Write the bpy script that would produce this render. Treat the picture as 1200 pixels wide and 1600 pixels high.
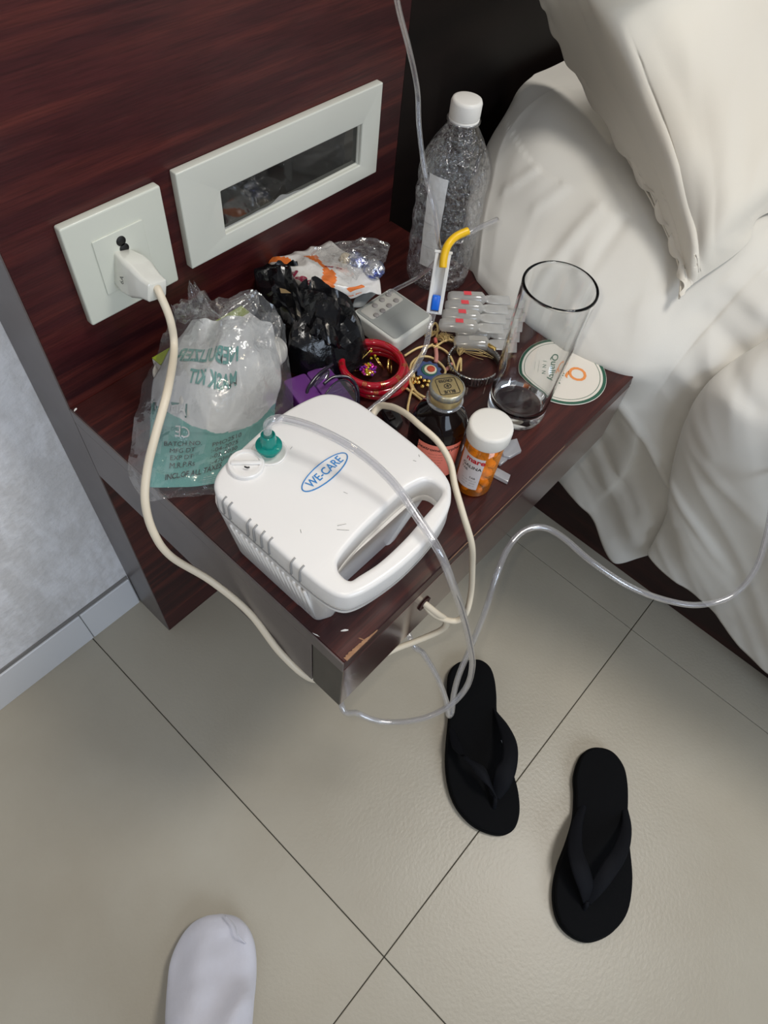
import bpy, bmesh, math, random
from mathutils import Vector, Matrix, noise
for _o in list(bpy.data.objects): bpy.data.objects.remove(_o)
SC = bpy.context.scene; C = SC.collection
random.seed(4)
V = Vector; pi = math.pi
# ------------------------------------------------------------------ camera
CP = V((-0.138991, -0.455884, 0.978246))
YAW, PIT, ROL, FPX = 0.9635888, -0.9846444, 0.1559527, 1048.787
_f = V((math.sin(YAW)*math.cos(PIT), math.cos(YAW)*math.cos(PIT), math.sin(PIT)))
_r0 = V((math.cos(YAW), -math.sin(YAW), 0)); _u0 = _r0.cross(_f)
CR = _r0*math.cos(ROL)+_u0*math.sin(ROL); CU = -_r0*math.sin(ROL)+_u0*math.cos(ROL); CF = _f
cam = bpy.data.cameras.new('camera'); camo = bpy.data.objects.new('camera', cam); C.objects.link(camo)
camo.matrix_world = Matrix(((CR.x, CU.x, -CF.x, CP.x), (CR.y, CU.y, -CF.y, CP.y), (CR.z, CU.z, -CF.z, CP.z), (0, 0, 0, 1)))
cam.sensor_fit = 'AUTO'; cam.sensor_width = 36; cam.lens = FPX/1600*36; cam.clip_start = .01
SC.camera = camo
# ------------------------------------------------------------------ light
SC.view_settings.view_transform = 'Standard'; SC.view_settings.look = 'None'
SC.view_settings.gamma = 1; SC.view_settings.use_curve_mapping = False
SC.view_settings.exposure = 0.0
SC.cycles.transparent_max_bounces = 40; SC.cycles.max_bounces = 24; SC.cycles.transmission_bounces = 24
w = bpy.data.worlds.new('room_ambient'); SC.world = w; w.use_nodes = True
w.node_tree.nodes['Background'].inputs[0].default_value = (.80, .84, .92, 1)
w.node_tree.nodes['Background'].inputs[1].default_value = .22
def light(name, kind, loc, energy, color, size=None, aim=None, spread=None):
    l = bpy.data.lights.new(name, kind); l.energy = energy; l.color = color
    o = bpy.data.objects.new(name, l); C.objects.link(o); o.location = loc
    if kind == 'AREA': l.size = size
    elif size is not None: l.shadow_soft_size = size
    if aim is not None: o.rotation_euler = (V(aim)-V(loc)).to_track_quat('-Z', 'Y').to_euler()
    if spread: l.spread = spread
    return o
light('phone_flash', 'POINT', CP - CR*.016 + CU*.014, 2.3, (1, .90, .76), .004)
light('ceiling_light', 'AREA', (.75, -1.0, 2.6), 24, (1, .96, .9), .5, (.5, -.6, 0))
light('window_light', 'AREA', (-.6, -2.9, 1.7), 31, (.72, .84, 1), 1.3, (-.1, 0, .4))
light('reading_lamp', 'POINT', (.66, -.12, 1.62), 1.6, (1, .85, .6), .03)
# ------------------------------------------------------------------ helpers
def P(u, v, z):
    d = CF + CR*((u-600)/FPX) - CU*((v-800)/FPX)
    return CP + d*((z-CP.z)/d.z)
def PY(u, v, y):
    d = CF + CR*((u-600)/FPX) - CU*((v-800)/FPX)
    return CP + d*((y-CP.y)/d.y)
def PX(u, v, x):
    d = CF + CR*((u-600)/FPX) - CU*((v-800)/FPX)
    return CP + d*((x-CP.x)/d.x)
def tag(o, label=None, cat=None, group=None, kind=None):
    if label: o['label'] = label
    if cat: o['category'] = cat
    if group: o['group'] = group
    if kind: o['kind'] = kind
    return o
def thing(name, label, cat, loc=(0, 0, 0), group=None):
    o = bpy.data.objects.new(name, None); C.objects.link(o); o.location = loc; o.empty_display_size = .02
    return tag(o, label, cat, group)
ORG = {}
def origin(o):
    return ORG.get(o.name, V((0, 0, 0))) if o else V((0, 0, 0))
def obj(name, bm, mats, parent=None, smooth=True, loc=None, autos=None):
    """bm in world coordinates; becomes one mesh object, parent-relative."""
    if not isinstance(mats, (list, tuple)): mats = [mats]
    base = origin(parent); 
    if parent is not None and parent.parent is None and parent.name not in ORG: base = V(parent.location)
    me = bpy.data.meshes.new(name)
    o = bpy.data.objects.new(name, me)
    own = V(loc) if loc is not None else (V((0, 0, 0)) if parent is None else base)
    for v in bm.verts: v.co -= own
    bmesh.ops.recalc_face_normals(bm, faces=bm.faces)
    bm.to_mesh(me); bm.free()
    for m in mats: me.materials.append(m)
    if smooth:
        for p in me.polygons: p.use_smooth = True
        if autos is not None: me.set_sharp_from_angle(angle=math.radians(autos))
    C.objects.link(o)
    if parent is not None: o.parent = parent
    o.location = own - base
    ORG[o.name] = own
    return o
def box(bm, lo, hi, bev=0, seg=2):
    lo = V(lo); hi = V(hi)
    r = bmesh.ops.create_cube(bm, size=1, matrix=Matrix.Translation((lo+hi)/2) @ Matrix.Diagonal((*(hi-lo), 1)))
    if bev:
        es = list({e for v in r['verts'] for e in v.link_edges})
        bmesh.ops.bevel(bm, geom=es, offset=bev, segments=seg, affect='EDGES', profile=.5)
def mkbox(lo, hi, bev=0, seg=2):
    bm = bmesh.new(); box(bm, lo, hi, bev, seg); return bm
def orient(bm, origin_, xa, ya, za):
    M = Matrix(((xa.x, ya.x, za.x, origin_.x), (xa.y, ya.y, za.y, origin_.y), (xa.z, ya.z, za.z, origin_.z), (0, 0, 0, 1)))
    bmesh.ops.transform(bm, matrix=M, verts=bm.verts); return bm
def lathe(prof, n=48, c=(0, 0, 0), fn=None):
    """prof: list of (r,z); closed at r=0 ends automatically."""
    bm = bmesh.new(); rings = []
    for (r, z) in prof:
        if r < 1e-6: rings.append([bm.verts.new((c[0], c[1], c[2]+z))])
        else:
            ring = []
            for i in range(n):
                a = 2*pi*i/n; rr, zz = (r, z) if fn is None else fn(r, z, a)
                ring.append(bm.verts.new((c[0]+rr*math.cos(a), c[1]+rr*math.sin(a), c[2]+zz)))
            rings.append(ring)
    for a, b in zip(rings, rings[1:]):
        if len(a) == 1 and len(b) == 1: continue
        for i in range(n):
            j = (i+1) % n
            if len(a) == 1: bm.faces.new((a[0], b[i], b[j]))
            elif len(b) == 1: bm.faces.new((a[i], a[j], b[0]))
            else: bm.faces.new((a[i], a[j], b[j], b[i]))
    return bm
def catmull(pts, n=8, closed=False):
    out = []; m = len(pts)
    P_ = lambda i: V(pts[i % m]) if closed else V(pts[max(0, min(m-1, i))])
    for i in range(m if closed else m-1):
        p0, p1, p2, p3 = P_(i-1), P_(i), P_(i+1), P_(i+2)
        for k in range(n):
            t = k/n
            out.append(.5*((2*p1)+(p2-p0)*t+(2*p0-5*p1+4*p2-p3)*t*t+(3*p1-p0-3*p2+p3)*t**3))
    if not closed: out.append(V(pts[-1]))
    return out
def tube(pts, r, n=10, sub=8, closed=False, bm=None, caps=True, flat=1.0, raw=False):
    bm = bm or bmesh.new(); path = [V(p) for p in pts] if raw else catmull(pts, sub, closed); N = len(path); rings = []
    up = V((.13, .21, .97)).normalized(); prev = None
    for i, p in enumerate(path):
        a = path[(i-1) % N] if (closed or i > 0) else path[i]; b = path[(i+1) % N] if (closed or i < N-1) else path[i]
        t = (b-a).normalized()
        if prev is None: s = t.cross(up).normalized()
        else:
            s = prev-t*prev.dot(t); s = s.normalized() if s.length > 1e-6 else t.cross(up).normalized()
        prev = s; q = t.cross(s).normalized()
        rr = r(i/(N-1)) if callable(r) else r
        rings.append([bm.verts.new(p+(s*math.cos(2*pi*k/n)+q*math.sin(2*pi*k/n)*flat)*rr) for k in range(n)])
    for i in range(N if closed else N-1):
        a, b = rings[i], rings[(i+1) % N]
        for k in range(n):
            j = (k+1) % n; bm.faces.new((a[k], a[j], b[j], b[k]))
    if caps and not closed:
        bm.faces.new(rings[0][::-1]); bm.faces.new(rings[-1])
    return bm
def hollow(pts, ro, ri, n=12, sub=8):
    bm = tube(pts, ro, n, sub, caps=False); return bm
def prism(outline, z0, z1, holes=(), bev=0, seg=3):
    """flat shape (2-D) from z0 to z1 with rounded edges, through a 2-D curve fill"""
    cu = bpy.data.curves.new('t', 'CURVE'); cu.dimensions = '2D'; cu.fill_mode = 'BOTH'
    for pts in [outline]+list(holes):
        s = cu.splines.new('POLY'); s.points.add(len(pts)-1)
        for q, p in zip(s.points, pts): q.co = (p[0], p[1], 0, 1)
        s.use_cyclic_u = True
    cu.extrude = (z1-z0)/2-bev; cu.bevel_depth = bev; cu.bevel_resolution = seg; cu.offset = -bev
    o = bpy.data.objects.new('t', cu); C.objects.link(o)
    dg = bpy.context.evaluated_depsgraph_get(); dg.update()
    me = bpy.data.meshes.new_from_object(o.evaluated_get(dg))
    bm = bmesh.new(); bm.from_mesh(me); bmesh.ops.remove_doubles(bm, verts=bm.verts, dist=1e-5)
    for v in bm.verts: v.co.z += (z0+z1)/2
    bpy.data.objects.remove(o); bpy.data.curves.remove(cu); bpy.data.meshes.remove(me)
    return bm
def rrect(x0, x1, y0, y1, r, n=6):
    out = []
    for cx, cy, a0 in ((x1-r, y1-r, 0), (x0+r, y1-r, pi/2), (x0+r, y0+r, pi), (x1-r, y0+r, 1.5*pi)):
        for k in range(n+1):
            a = a0+pi/2*k/n; out.append((cx+r*math.cos(a), cy+r*math.sin(a)))
    return out
def smooth2(pts, n=6):
    return [(p.x, p.y) for p in catmull([V((a, b, 0)) for a, b in pts], n, True)]
_tc = {}
def text_bm(s, size=1.0, bold=0.0, depth=0.0):
    """text centred at 0,0 as a bmesh (flat print)"""
    cu = bpy.data.curves.new('t', 'FONT'); cu.body = s; cu.size = size; cu.align_x = 'CENTER'; cu.align_y = 'CENTER'; cu.offset = bold*size
    cu.extrude = depth; cu.resolution_u = 3
    o = bpy.data.objects.new('t', cu); C.objects.link(o)
    dg = bpy.context.evaluated_depsgraph_get(); dg.update()
    me = bpy.data.meshes.new_from_object(o.evaluated_get(dg)); bm = bmesh.new(); bm.from_mesh(me)
    bpy.data.objects.remove(o); bpy.data.curves.remove(cu); bpy.data.meshes.remove(me)
    return bm
def map_bm(bm, fn):
    for v in bm.verts: v.co = V(fn(v.co.x, v.co.y, v.co.z))
    return bm
def gridfn(rows, nu, nv):
    """bicubic (catmull-rom) surface through a grid of world points -> S(s,t)"""
    R, K = len(rows), len(rows[0])
    def cr(p0, p1, p2, p3, t): return .5*((2*p1)+(p2-p0)*t+(2*p0-5*p1+4*p2-p3)*t*t+(3*p1-p0-3*p2+p3)*t**3)
    def S(s, t):
        a = min(max(s, 0), 1)*(R-1); i = min(int(a), R-2); fa = a-i
        b = min(max(t, 0), 1)*(K-1); j = min(int(b), K-2); fb = b-j
        col = []
        for ii in (i-1, i, i+1, i+2):
            rr = rows[max(0, min(R-1, ii))]
            g = [V(rr[max(0, min(K-1, jj))]) for jj in (j-1, j, j+1, j+2)]
            col.append(cr(*g, fb))
        return cr(*col, fa)
    return S
def gridmesh(S, nu, nv, disp=None, mat=None):
    bm = bmesh.new(); vs = []
    for i in range(nu+1):
        row = []
        for j in range(nv+1):
            s, t = i/nu, j/nv; p = S(s, t)
            if disp: p = p+disp(s, t, p)
            row.append(bm.verts.new(p))
        vs.append(row)
    for i in range(nu):
        for j in range(nv):
            f = bm.faces.new((vs[i][j], vs[i][j+1], vs[i+1][j+1], vs[i+1][j]))
            if mat: f.material_index = mat((i+.5)/nu, (j+.5)/nv)
    return bm
def thicken(o, t, off=-1):
    m = o.modifiers.new('thickness', 'SOLIDIFY'); m.thickness = t; m.offset = off; return o
def nz(p, s): return noise.noise(V(p)*s)
def crease(p, s):
    return 1-abs(noise.noise(V(p)*s))*2.4
# ------------------------------------------------------------------ materials
MATS = {}
def pm(name, col, rough=.5, metal=0, spec=.5, coat=0, trans=0, ior=1.45, bump=None, var=None, alpha=1, sheen=0, coord='Object', emit=None, sss=0, crough=.05):
    """var: (colour2, scale(xyz), contrast) noise mix; bump: (scale, strength, dist)"""
    if name in MATS: return MATS[name]
    m = bpy.data.materials.new(name); m.use_nodes = True; nt = m.node_tree; b = nt.nodes['Principled BSDF']
    b.inputs['Base Color'].default_value = (*col, 1); b.inputs['Roughness'].default_value = rough; b.inputs['Metallic'].default_value = metal
    b.inputs['Specular IOR Level'].default_value = spec; b.inputs['Coat Weight'].default_value = coat; b.inputs['Coat Roughness'].default_value = crough
    b.inputs['Transmission Weight'].default_value = trans; b.inputs['IOR'].default_value = ior; b.inputs['Alpha'].default_value = alpha
    if sheen: b.inputs['Sheen Weight'].default_value = sheen
    if sss: b.inputs['Subsurface Weight'].default_value = sss; b.inputs['Subsurface Scale'].default_value = .01
    tc = nt.nodes.new('ShaderNodeTexCoord')
    if var:
        mp = nt.nodes.new('ShaderNodeMapping'); mp.inputs['Scale'].default_value = var[1]; nt.links.new(tc.outputs[coord], mp.inputs[0])
        n = nt.nodes.new('ShaderNodeTexNoise'); n.inputs['Scale'].default_value = 1; n.inputs['Detail'].default_value = 6; n.inputs['Roughness'].default_value = .6
        nt.links.new(mp.outputs[0], n.inputs['Vector'])
        r = nt.nodes.new('ShaderNodeValToRGB'); c = var[2]; r.color_ramp.elements[0].position = .5-c; r.color_ramp.elements[1].position = .5+c
        r.color_ramp.elements[0].color = (*col, 1); r.color_ramp.elements[1].color = (*var[0], 1)
        nt.links.new(n.outputs[0], r.inputs[0]); nt.links.new(r.outputs[0], b.inputs['Base Color'])
    if bump:
        n = nt.nodes.new('ShaderNodeTexNoise'); n.inputs['Scale'].default_value = 1; n.inputs['Detail'].default_value = 4
        mp = nt.nodes.new('ShaderNodeMapping'); s = bump[0]; mp.inputs['Scale'].default_value = s if isinstance(s, tuple) else (s, s, s)
        nt.links.new(tc.outputs[coord], mp.inputs[0]); nt.links.new(mp.outputs[0], n.inputs['Vector'])
        bp = nt.nodes.new('ShaderNodeBump'); bp.inputs['Strength'].default_value = bump[1]; bp.inputs['Distance'].default_value = bump[2]
        nt.links.new(n.outputs[0], bp.inputs['Height']); nt.links.new(bp.outputs[0], b.inputs['Normal'])
    if emit: b.inputs['Emission Color'].default_value = (*emit[0], 1); b.inputs['Emission Strength'].default_value = emit[1]
    MATS[name] = m; return m
def wood(name, dark, mid, light_, rough=.3, scale=(2, 30, 30), streak=(1.1, 9, 9), coat=.3):
    m = bpy.data.materials.new(name); m.use_nodes = True; nt = m.node_tree; b = nt.nodes['Principled BSDF']; L = nt.links
    tc = nt.nodes.new('ShaderNodeTexCoord')
    def nn(sc, det, dist=0):
        mp = nt.nodes.new('ShaderNodeMapping'); mp.inputs['Scale'].default_value = sc; L.new(tc.outputs['Object'], mp.inputs[0])
        n = nt.nodes.new('ShaderNodeTexNoise'); n.inputs['Scale'].default_value = 1; n.inputs['Detail'].default_value = det; n.inputs['Distortion'].default_value = dist
        L.new(mp.outputs[0], n.inputs['Vector']); return n
    a = nn(streak, 5, .6); c = nn(scale, 8); f = nn(tuple(x*9 for x in scale), 3)
    r1 = nt.nodes.new('ShaderNodeValToRGB'); r1.color_ramp.elements[0].position = .36; r1.color_ramp.elements[1].position = .68
    r1.color_ramp.elements[0].color = (*dark, 1); r1.color_ramp.elements[1].color = (*mid, 1); L.new(a.outputs[0], r1.inputs[0])
    r2 = nt.nodes.new('ShaderNodeValToRGB'); r2.color_ramp.elements[0].position = .48; r2.color_ramp.elements[1].position = .72; L.new(c.outputs[0], r2.inputs[0])
    mx = nt.nodes.new('ShaderNodeMix'); mx.data_type = 'RGBA'; L.new(r2.outputs[0], mx.inputs[0]); L.new(r1.outputs[0], mx.inputs[6]); mx.inputs[7].default_value = (*light_, 1)
    r3 = nt.nodes.new('ShaderNodeValToRGB'); r3.color_ramp.elements[0].position = .3; r3.color_ramp.elements[1].position = .6
    r3.color_ramp.elements[0].color = (.55, .5, .5, 1); r3.color_ramp.elements[1].color = (1, 1, 1, 1); L.new(f.outputs[0], r3.inputs[0])
    m2 = nt.nodes.new('ShaderNodeMix'); m2.data_type = 'RGBA'; m2.blend_type = 'MULTIPLY'; m2.inputs[0].default_value = .8
    L.new(mx.outputs[2], m2.inputs[6]); L.new(r3.outputs[0], m2.inputs[7]); L.new(m2.outputs[2], b.inputs['Base Color'])
    b.inputs['Roughness'].default_value = rough; b.inputs['Coat Weight'].default_value = coat; b.inputs['Coat Roughness'].default_value = .12
    b.inputs['Specular IOR Level'].default_value = .35
    bp = nt.nodes.new('ShaderNodeBump'); bp.inputs['Strength'].default_value = .12; bp.inputs['Distance'].default_value = .0006
    L.new(f.outputs[0], bp.inputs['Height']); L.new(bp.outputs[0], b.inputs['Normal'])
    MATS[name] = m; return m
def film(name, tint=(1, 1, 1), haze=.06, gloss=.16, edge=.5, rough=.08, hcol=(.8, .82, .84), bump=None, backhaze=None):
    """thin clear plastic: transparent + grazing-weighted gloss + a little milky scatter"""
    m = bpy.data.materials.new(name); m.use_nodes = True; nt = m.node_tree; L = nt.links
    nt.nodes.remove(nt.nodes['Principled BSDF']); out = nt.nodes['Material Output']
    t = nt.nodes.new('ShaderNodeBsdfTransparent'); t.inputs[0].default_value = (*tint, 1)
    g = nt.nodes.new('ShaderNodeBsdfGlossy'); g.inputs['Roughness'].default_value = rough; g.inputs[0].default_value = (1, 1, 1, 1)
    d = nt.nodes.new('ShaderNodeBsdfDiffuse'); d.inputs[0].default_value = (*hcol, 1)
    tl = nt.nodes.new('ShaderNodeBsdfTranslucent'); tl.inputs[0].default_value = (*hcol, 1)
    dm = nt.nodes.new('ShaderNodeMixShader'); dm.inputs[0].default_value = .4; L.new(d.outputs[0], dm.inputs[1]); L.new(tl.outputs[0], dm.inputs[2])
    lw = nt.nodes.new('ShaderNodeLayerWeight'); lw.inputs[0].default_value = .35
    mr = nt.nodes.new('ShaderNodeMapRange'); mr.inputs['To Min'].default_value = gloss; mr.inputs['To Max'].default_value = edge; L.new(lw.outputs['Facing'], mr.inputs[0])
    m1 = nt.nodes.new('ShaderNodeMixShader'); L.new(mr.outputs[0], m1.inputs[0]); L.new(t.outputs[0], m1.inputs[1]); L.new(g.outputs[0], m1.inputs[2])
    m2 = nt.nodes.new('ShaderNodeMixShader'); m2.inputs[0].default_value = haze; L.new(m1.outputs[0], m2.inputs[1]); L.new(dm.outputs[0], m2.inputs[2])
    L.new(m2.outputs[0], out.inputs[0])
    if bump:
        tc = nt.nodes.new('ShaderNodeTexCoord'); n = nt.nodes.new('ShaderNodeTexNoise'); n.inputs['Scale'].default_value = bump[0]; n.inputs['Detail'].default_value = 4
        L.new(tc.outputs['Object'], n.inputs['Vector']); bp = nt.nodes.new('ShaderNodeBump'); bp.inputs['Strength'].default_value = bump[1]; bp.inputs['Distance'].default_value = bump[2]
        L.new(n.outputs[0], bp.inputs['Height']); L.new(bp.outputs[0], g.inputs['Normal']); L.new(bp.outputs[0], lw.inputs['Normal'])
    MATS[name] = m; return m

M_tile = pm('floor_tile', (.42, .375, .295), .34, bump=(230, .35, .0008), var=((.48, .445, .365), (6, 6, 6), .3), spec=.5)
M_grout = pm('grout', (.09, .08, .065), .8)
M_wall = pm('painted_wall', (.66, .65, .65), .7, bump=(90, .5, .004), var=((.80, .80, .82), (34, 34, 14), .09))
M_skirt = pm('skirting_tile', (.72, .73, .75), .35)
M_gap = pm('gap_grey', (.22, .21, .20), .9)  # even dark grey, shows above and between the skirting tiles
W_panel = wood('panel_wood', (.020, .0035, .006), (.070, .011, .012), (.10, .019, .015), .42, (4, 90, 90), (1.6, 8, 8), .12)
W_top = wood('table_wood', (.022, .0035, .0045), (.046, .0075, .0065), (.085, .015, .010), .42, (6, 110, 110), (2, 8, 8), .18)
W_front = wood('front_wood', (.05, .018, .016), (.07, .024, .022), (.095, .035, .03), .26, (3, 40, 40), (2, 9, 9), .8)
M_edge = pm('edge_grey_brown', (.082, .064, .062), .42, var=((.14, .118, .115), (12, 12, 12), .3), coat=.3, crough=.3)  # greyer, lighter brown than the top and panel woods
M_end = pm('end_grain', (.055, .05, .04), .5, var=((.09, .08, .065), (90, 90, 20), .3))
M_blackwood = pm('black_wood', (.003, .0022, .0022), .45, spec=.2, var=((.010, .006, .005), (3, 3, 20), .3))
M_bare = pm('bare_wood_chip', (.42, .24, .13), .7, var=((.25, .12, .06), (120, 120, 120), .2))
M_sheet = pm('cotton_sheet', (.70, .672, .605), .85, sheen=.2, bump=(900, .15, .0004), var=((.745, .725, .675), (4, 4, 4), .3))
M_quilt = pm('cotton_cover', (.74, .69, .59), .85, sheen=.2, bump=(700, .15, .0004), var=((.76, .72, .64), (5, 5, 5), .3))
M_plate = pm('cream_plastic', (.66, .68, .60), .35, coat=.2)
M_plate2 = pm('cream_plastic_plate', (.66, .67, .60), .38, coat=.2)
M_hole = pm('socket_hole', (.01, .01, .01), .6)
M_glassblk = pm('dark_display_glass', (.012, .013, .012), .06, coat=1, var=((.03, .03, .026), (20, 20, 20), .2))
M_dust = pm('plaster_dust', (.28, .28, .27), .9)
M_neb = pm('white_abs', (.80, .79, .78), .28, coat=.25, var=((.775, .765, .75), (14, 14, 14), .3), bump=(500, .05, .0003))
M_slot = pm('vent_dark', (.30, .30, .30), .6)
M_teal = pm('teal_plastic', (.02, .42, .36), .18, trans=.55, ior=1.4)
M_blueink = pm('blue_ink', (.03, .22, .55), .5)
M_cord = pm('cream_cord', (.74, .66, .52), .42)
M_plug = pm('white_plug', (.74, .74, .68), .12, coat=.8)
M_black = pm('black_plastic', (.012, .012, .013), .3)
M_rubber = pm('black_foam_rubber', (.0035, .0037, .0045), .85, spec=.15, bump=(700, .3, .0005))
M_strap = pm('black_strap', (.0045, .005, .0075), .75, spec=.2, bump=(900, .3, .0004))
M_tag = pm('grey_tag', (.5, .5, .52), .6)
M_sock = pm('white_jersey', (.62, .61, .66), .9, sheen=.3, bump=(260, .3, .0006), var=((.72, .72, .80), (16, 16, 16), .25))
M_blkbag = pm('black_bag_film', (.004, .004, .005), .19, spec=.6, bump=(90, .35, .003))
M_amber = film('amber_plastic', (1.0, .56, .06), .28, .05, .4, .06, (.98, .42, .01))
M_pill = pm('cream_tablet', (.95, .70, .30), .5)
M_caps = pm('white_cap', (.80, .78, .73), .4, bump=(400, .06, .0003))
M_label = pm('label_paper', (.78, .73, .73), .5)
M_redlab = pm('red_label', (.97, .27, .19), .45)
M_ink = pm('black_ink', (.02, .018, .018), .6)
M_redink = pm('red_ink', (.62, .02, .03), .5)
M_pinkred = pm('vial_red_mark', (.80, .08, .10), .5)
M_syrup = pm('dark_syrup_glass', (.006, .003, .003), .08, spec=.4)
M_gold = pm('gold_cap', (.62, .50, .26), .3, metal=.85)
M_goldblue = pm('tarnished_ring', (.20, .24, .32), .35, metal=.6, var=((.5, .45, .28), (300, 300, 60), .2))
M_gold2 = pm('gold_metal', (.85, .60, .20), .2, metal=1)
M_goldthread = pm('gold_thread', (.68, .48, .20), .45, metal=.3, var=((.85, .68, .34), (900, 900, 900), .2))
M_redthread = pm('red_thread', (.55, .12, .10), .7)
M_steel = pm('steel', (.55, .54, .52), .22, metal=1)
M_steeld = pm('dark_steel', (.22, .21, .20), .3, metal=1)
M_bangle = pm('red_glass_bangle', (.42, .004, .018), .12, coat=.8)
M_glass = pm('clear_glass', (.97, .98, .98), .0, trans=1, ior=1.46)
M_pet = film('clear_bottle_film', (.97, .98, 1), .004, .09, .60, .13, bump=(110, 1.0, .010))
M_bag = film('clear_bag_film', (.97, .97, .97), .075, .06, .42, .12, bump=(60, .7, .004))
M_bag2 = film('clear_wrapper_film', (.93, .93, .93), .08, .12, .5, .08, bump=(70, .9, .005))
M_tube = film('clear_vinyl_tube', (.96, .96, .97), .11, .07, .70, .08, (.75, .74, .76))
M_frost = film('frosted_vial', (.97, .97, .97), .48, .10, .45, .15, (.80, .80, .78))
M_frost2 = film('frosted_tab', (.96, .97, .98), .42, .12, .45, .15, (.78, .80, .84))
M_yellow = pm('yellow_latex', (.92, .55, .01), .35)
M_clamp = pm('clamp_white', (.82, .82, .80), .3)
M_bluep = pm('blue_roller', (.01, .15, .75), .3)
M_remw = pm('remote_case', (.68, .69, .64), .35)
M_remg = pm('remote_face', (.33, .345, .33), .4)
M_key = pm('remote_key', (.30, .28, .27), .5)
M_keyp = pm('remote_keypad', (.50, .49, .45), .45)
M_coast = pm('coaster_paper', (.78, .73, .65), .7)
M_green = pm('coaster_green', (.02, .10, .06), .6)
M_orange = pm('orange_print', (.85, .30, .08), .5)
M_redor = pm('logo_red', (.75, .10, .08), .5)
M_dgreen = pm('green_ink', (.04, .14, .09), .6)
M_kteal = pm('kit_teal_film', (.13, .36, .33), .35, coat=.3, bump=(90, .4, .002))
M_kwhite = pm('kit_white_film', (.60, .62, .63), .35, coat=.3, bump=(60, .4, .003))
M_kink = pm('kit_teal_ink', (.10, .30, .28), .5)
M_cotton = pm('mask_plastic', (.66, .65, .61), .5, bump=(120, .4, .003))
M_lime = pm('lime_card', (.30, .38, .03), .5)
M_card = pm('white_card', (.78, .78, .76), .6)
M_purple = film('purple_plastic', (.60, .22, .72), .50, .07, .4, .1, (.38, .12, .55))
M_lens = film('lens', (.72, .72, .76), .04, .12, .5, .02)
M_frame = pm('glasses_frame', (.02, .016, .028), .12, coat=.5)
M_snack = pm('snack_foil_white', (.72, .70, .67), .28, coat=.4, bump=(70, .6, .004))
M_snacko = pm('snack_foil_orange', (.80, .20, .04), .28, coat=.4, bump=(70, .6, .004))
M_maroon = pm('maroon_ink', (.30, .03, .07), .5)
M_foil = pm('silver_foil', (.75, .76, .8), .18, metal=.9, var=((.16, .20, .50), (90, 90, 90), .03), bump=(150, .8, .004))
M_candy = pm('candy_cream', (.72, .60, .42), .4)
M_kraft = pm('grey_packet', (.15, .16, .16), .4)
GEMS = [pm('gem_%s' % n, c, .12, metal=.5) for n, c in (('yellow', (.85, .75, .05)), ('pink', (.75, .05, .45)), ('violet', (.35, .05, .6)), ('orange', (.9, .3, .08)), ('clear', (.75, .75, .75)))]
M_navy = pm('navy_felt', (.06, .09, .22), .8); M_cream = pm('cream_felt', (.75, .68, .5), .8); M_brick = pm('brick_felt', (.5, .07, .03), .7); M_fgreen = pm('green_felt', (.03, .13, .10), .8)
H = .5004
# ------------------------------------------------------------------ floor, wall, skirting
fl = obj('floor', mkbox((-2.2, -3.0, -.06), (3.0, .12, -.0035)), M_grout, smooth=False); tag(fl, kind='structure', label='pale beige tiled floor with thin dark joints')
TX, TY, TS = -.0857, -.5216, .6
tm = None
for i in range(-4, 6):
    for j in range(-5, 1):
        if tm is None:
            o = obj('floor_tile', mkbox((TX+i*TS+.0006, TY+j*TS+.0006, -.012), (TX+(i+1)*TS-.0006, TY+(j+1)*TS-.0006, 0), .0006, 1), M_tile, fl, smooth=False,
                    loc=(TX+(i+.5)*TS, TY+(j+.5)*TS, 0)); tm = o.data
        else:
            o = bpy.data.objects.new('floor_tile', tm); C.objects.link(o); o.parent = fl
        o.location = (TX+(i+.5)*TS, TY+(j+.5)*TS - (0), 0)
# the last row is cut by the wall: it runs under it
wl = obj('wall_left', mkbox((-2.2, .0745, -.0), (3.0, .2, 2.7)), M_wall, smooth=False); tag(wl, kind='structure', label='rough white painted wall left of the wooden panel')
bl = obj('baseboard_left', mkbox((-2.2, .0725, .0), (-.001, .0744, .0815)), M_gap, smooth=False); tag(bl, kind='structure', label='white tile skirting at the foot of the wall')
for x0, x1 in ((-2.2, -1.282), (-1.281, -.682), (-.681, -.0835), (-.0825, -.0015)):
    obj('skirting_tile', mkbox((x0, .0695, .0), (x1, .0728, .0755), .0008, 1), M_skirt, bl, smooth=False)
# ------------------------------------------------------------------ wood panel and headboard
wp = thing('wall_panel', 'tall mahogany panel behind the bedside shelf, with sockets on it', 'panel', (.22, .03, 0))
obj('panel_board', mkbox((0.0012, 0, 0), (.434, .016, 1.25), .0006, 1), W_panel, wp, smooth=False)
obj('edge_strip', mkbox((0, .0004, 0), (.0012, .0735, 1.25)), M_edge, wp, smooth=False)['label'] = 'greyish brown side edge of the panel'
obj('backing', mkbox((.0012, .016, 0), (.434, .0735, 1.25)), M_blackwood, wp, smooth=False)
hb = thing('bed_headboard', 'black-brown headboard behind the bed, right of the mahogany panel', 'headboard', (1.3, .05, 0))
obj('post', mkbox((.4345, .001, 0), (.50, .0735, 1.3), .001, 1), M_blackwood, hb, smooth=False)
obj('board', mkbox((.5005, .006, 0), (2.4, .0735, 1.3), .001, 1), M_blackwood, hb, smooth=False)
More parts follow.
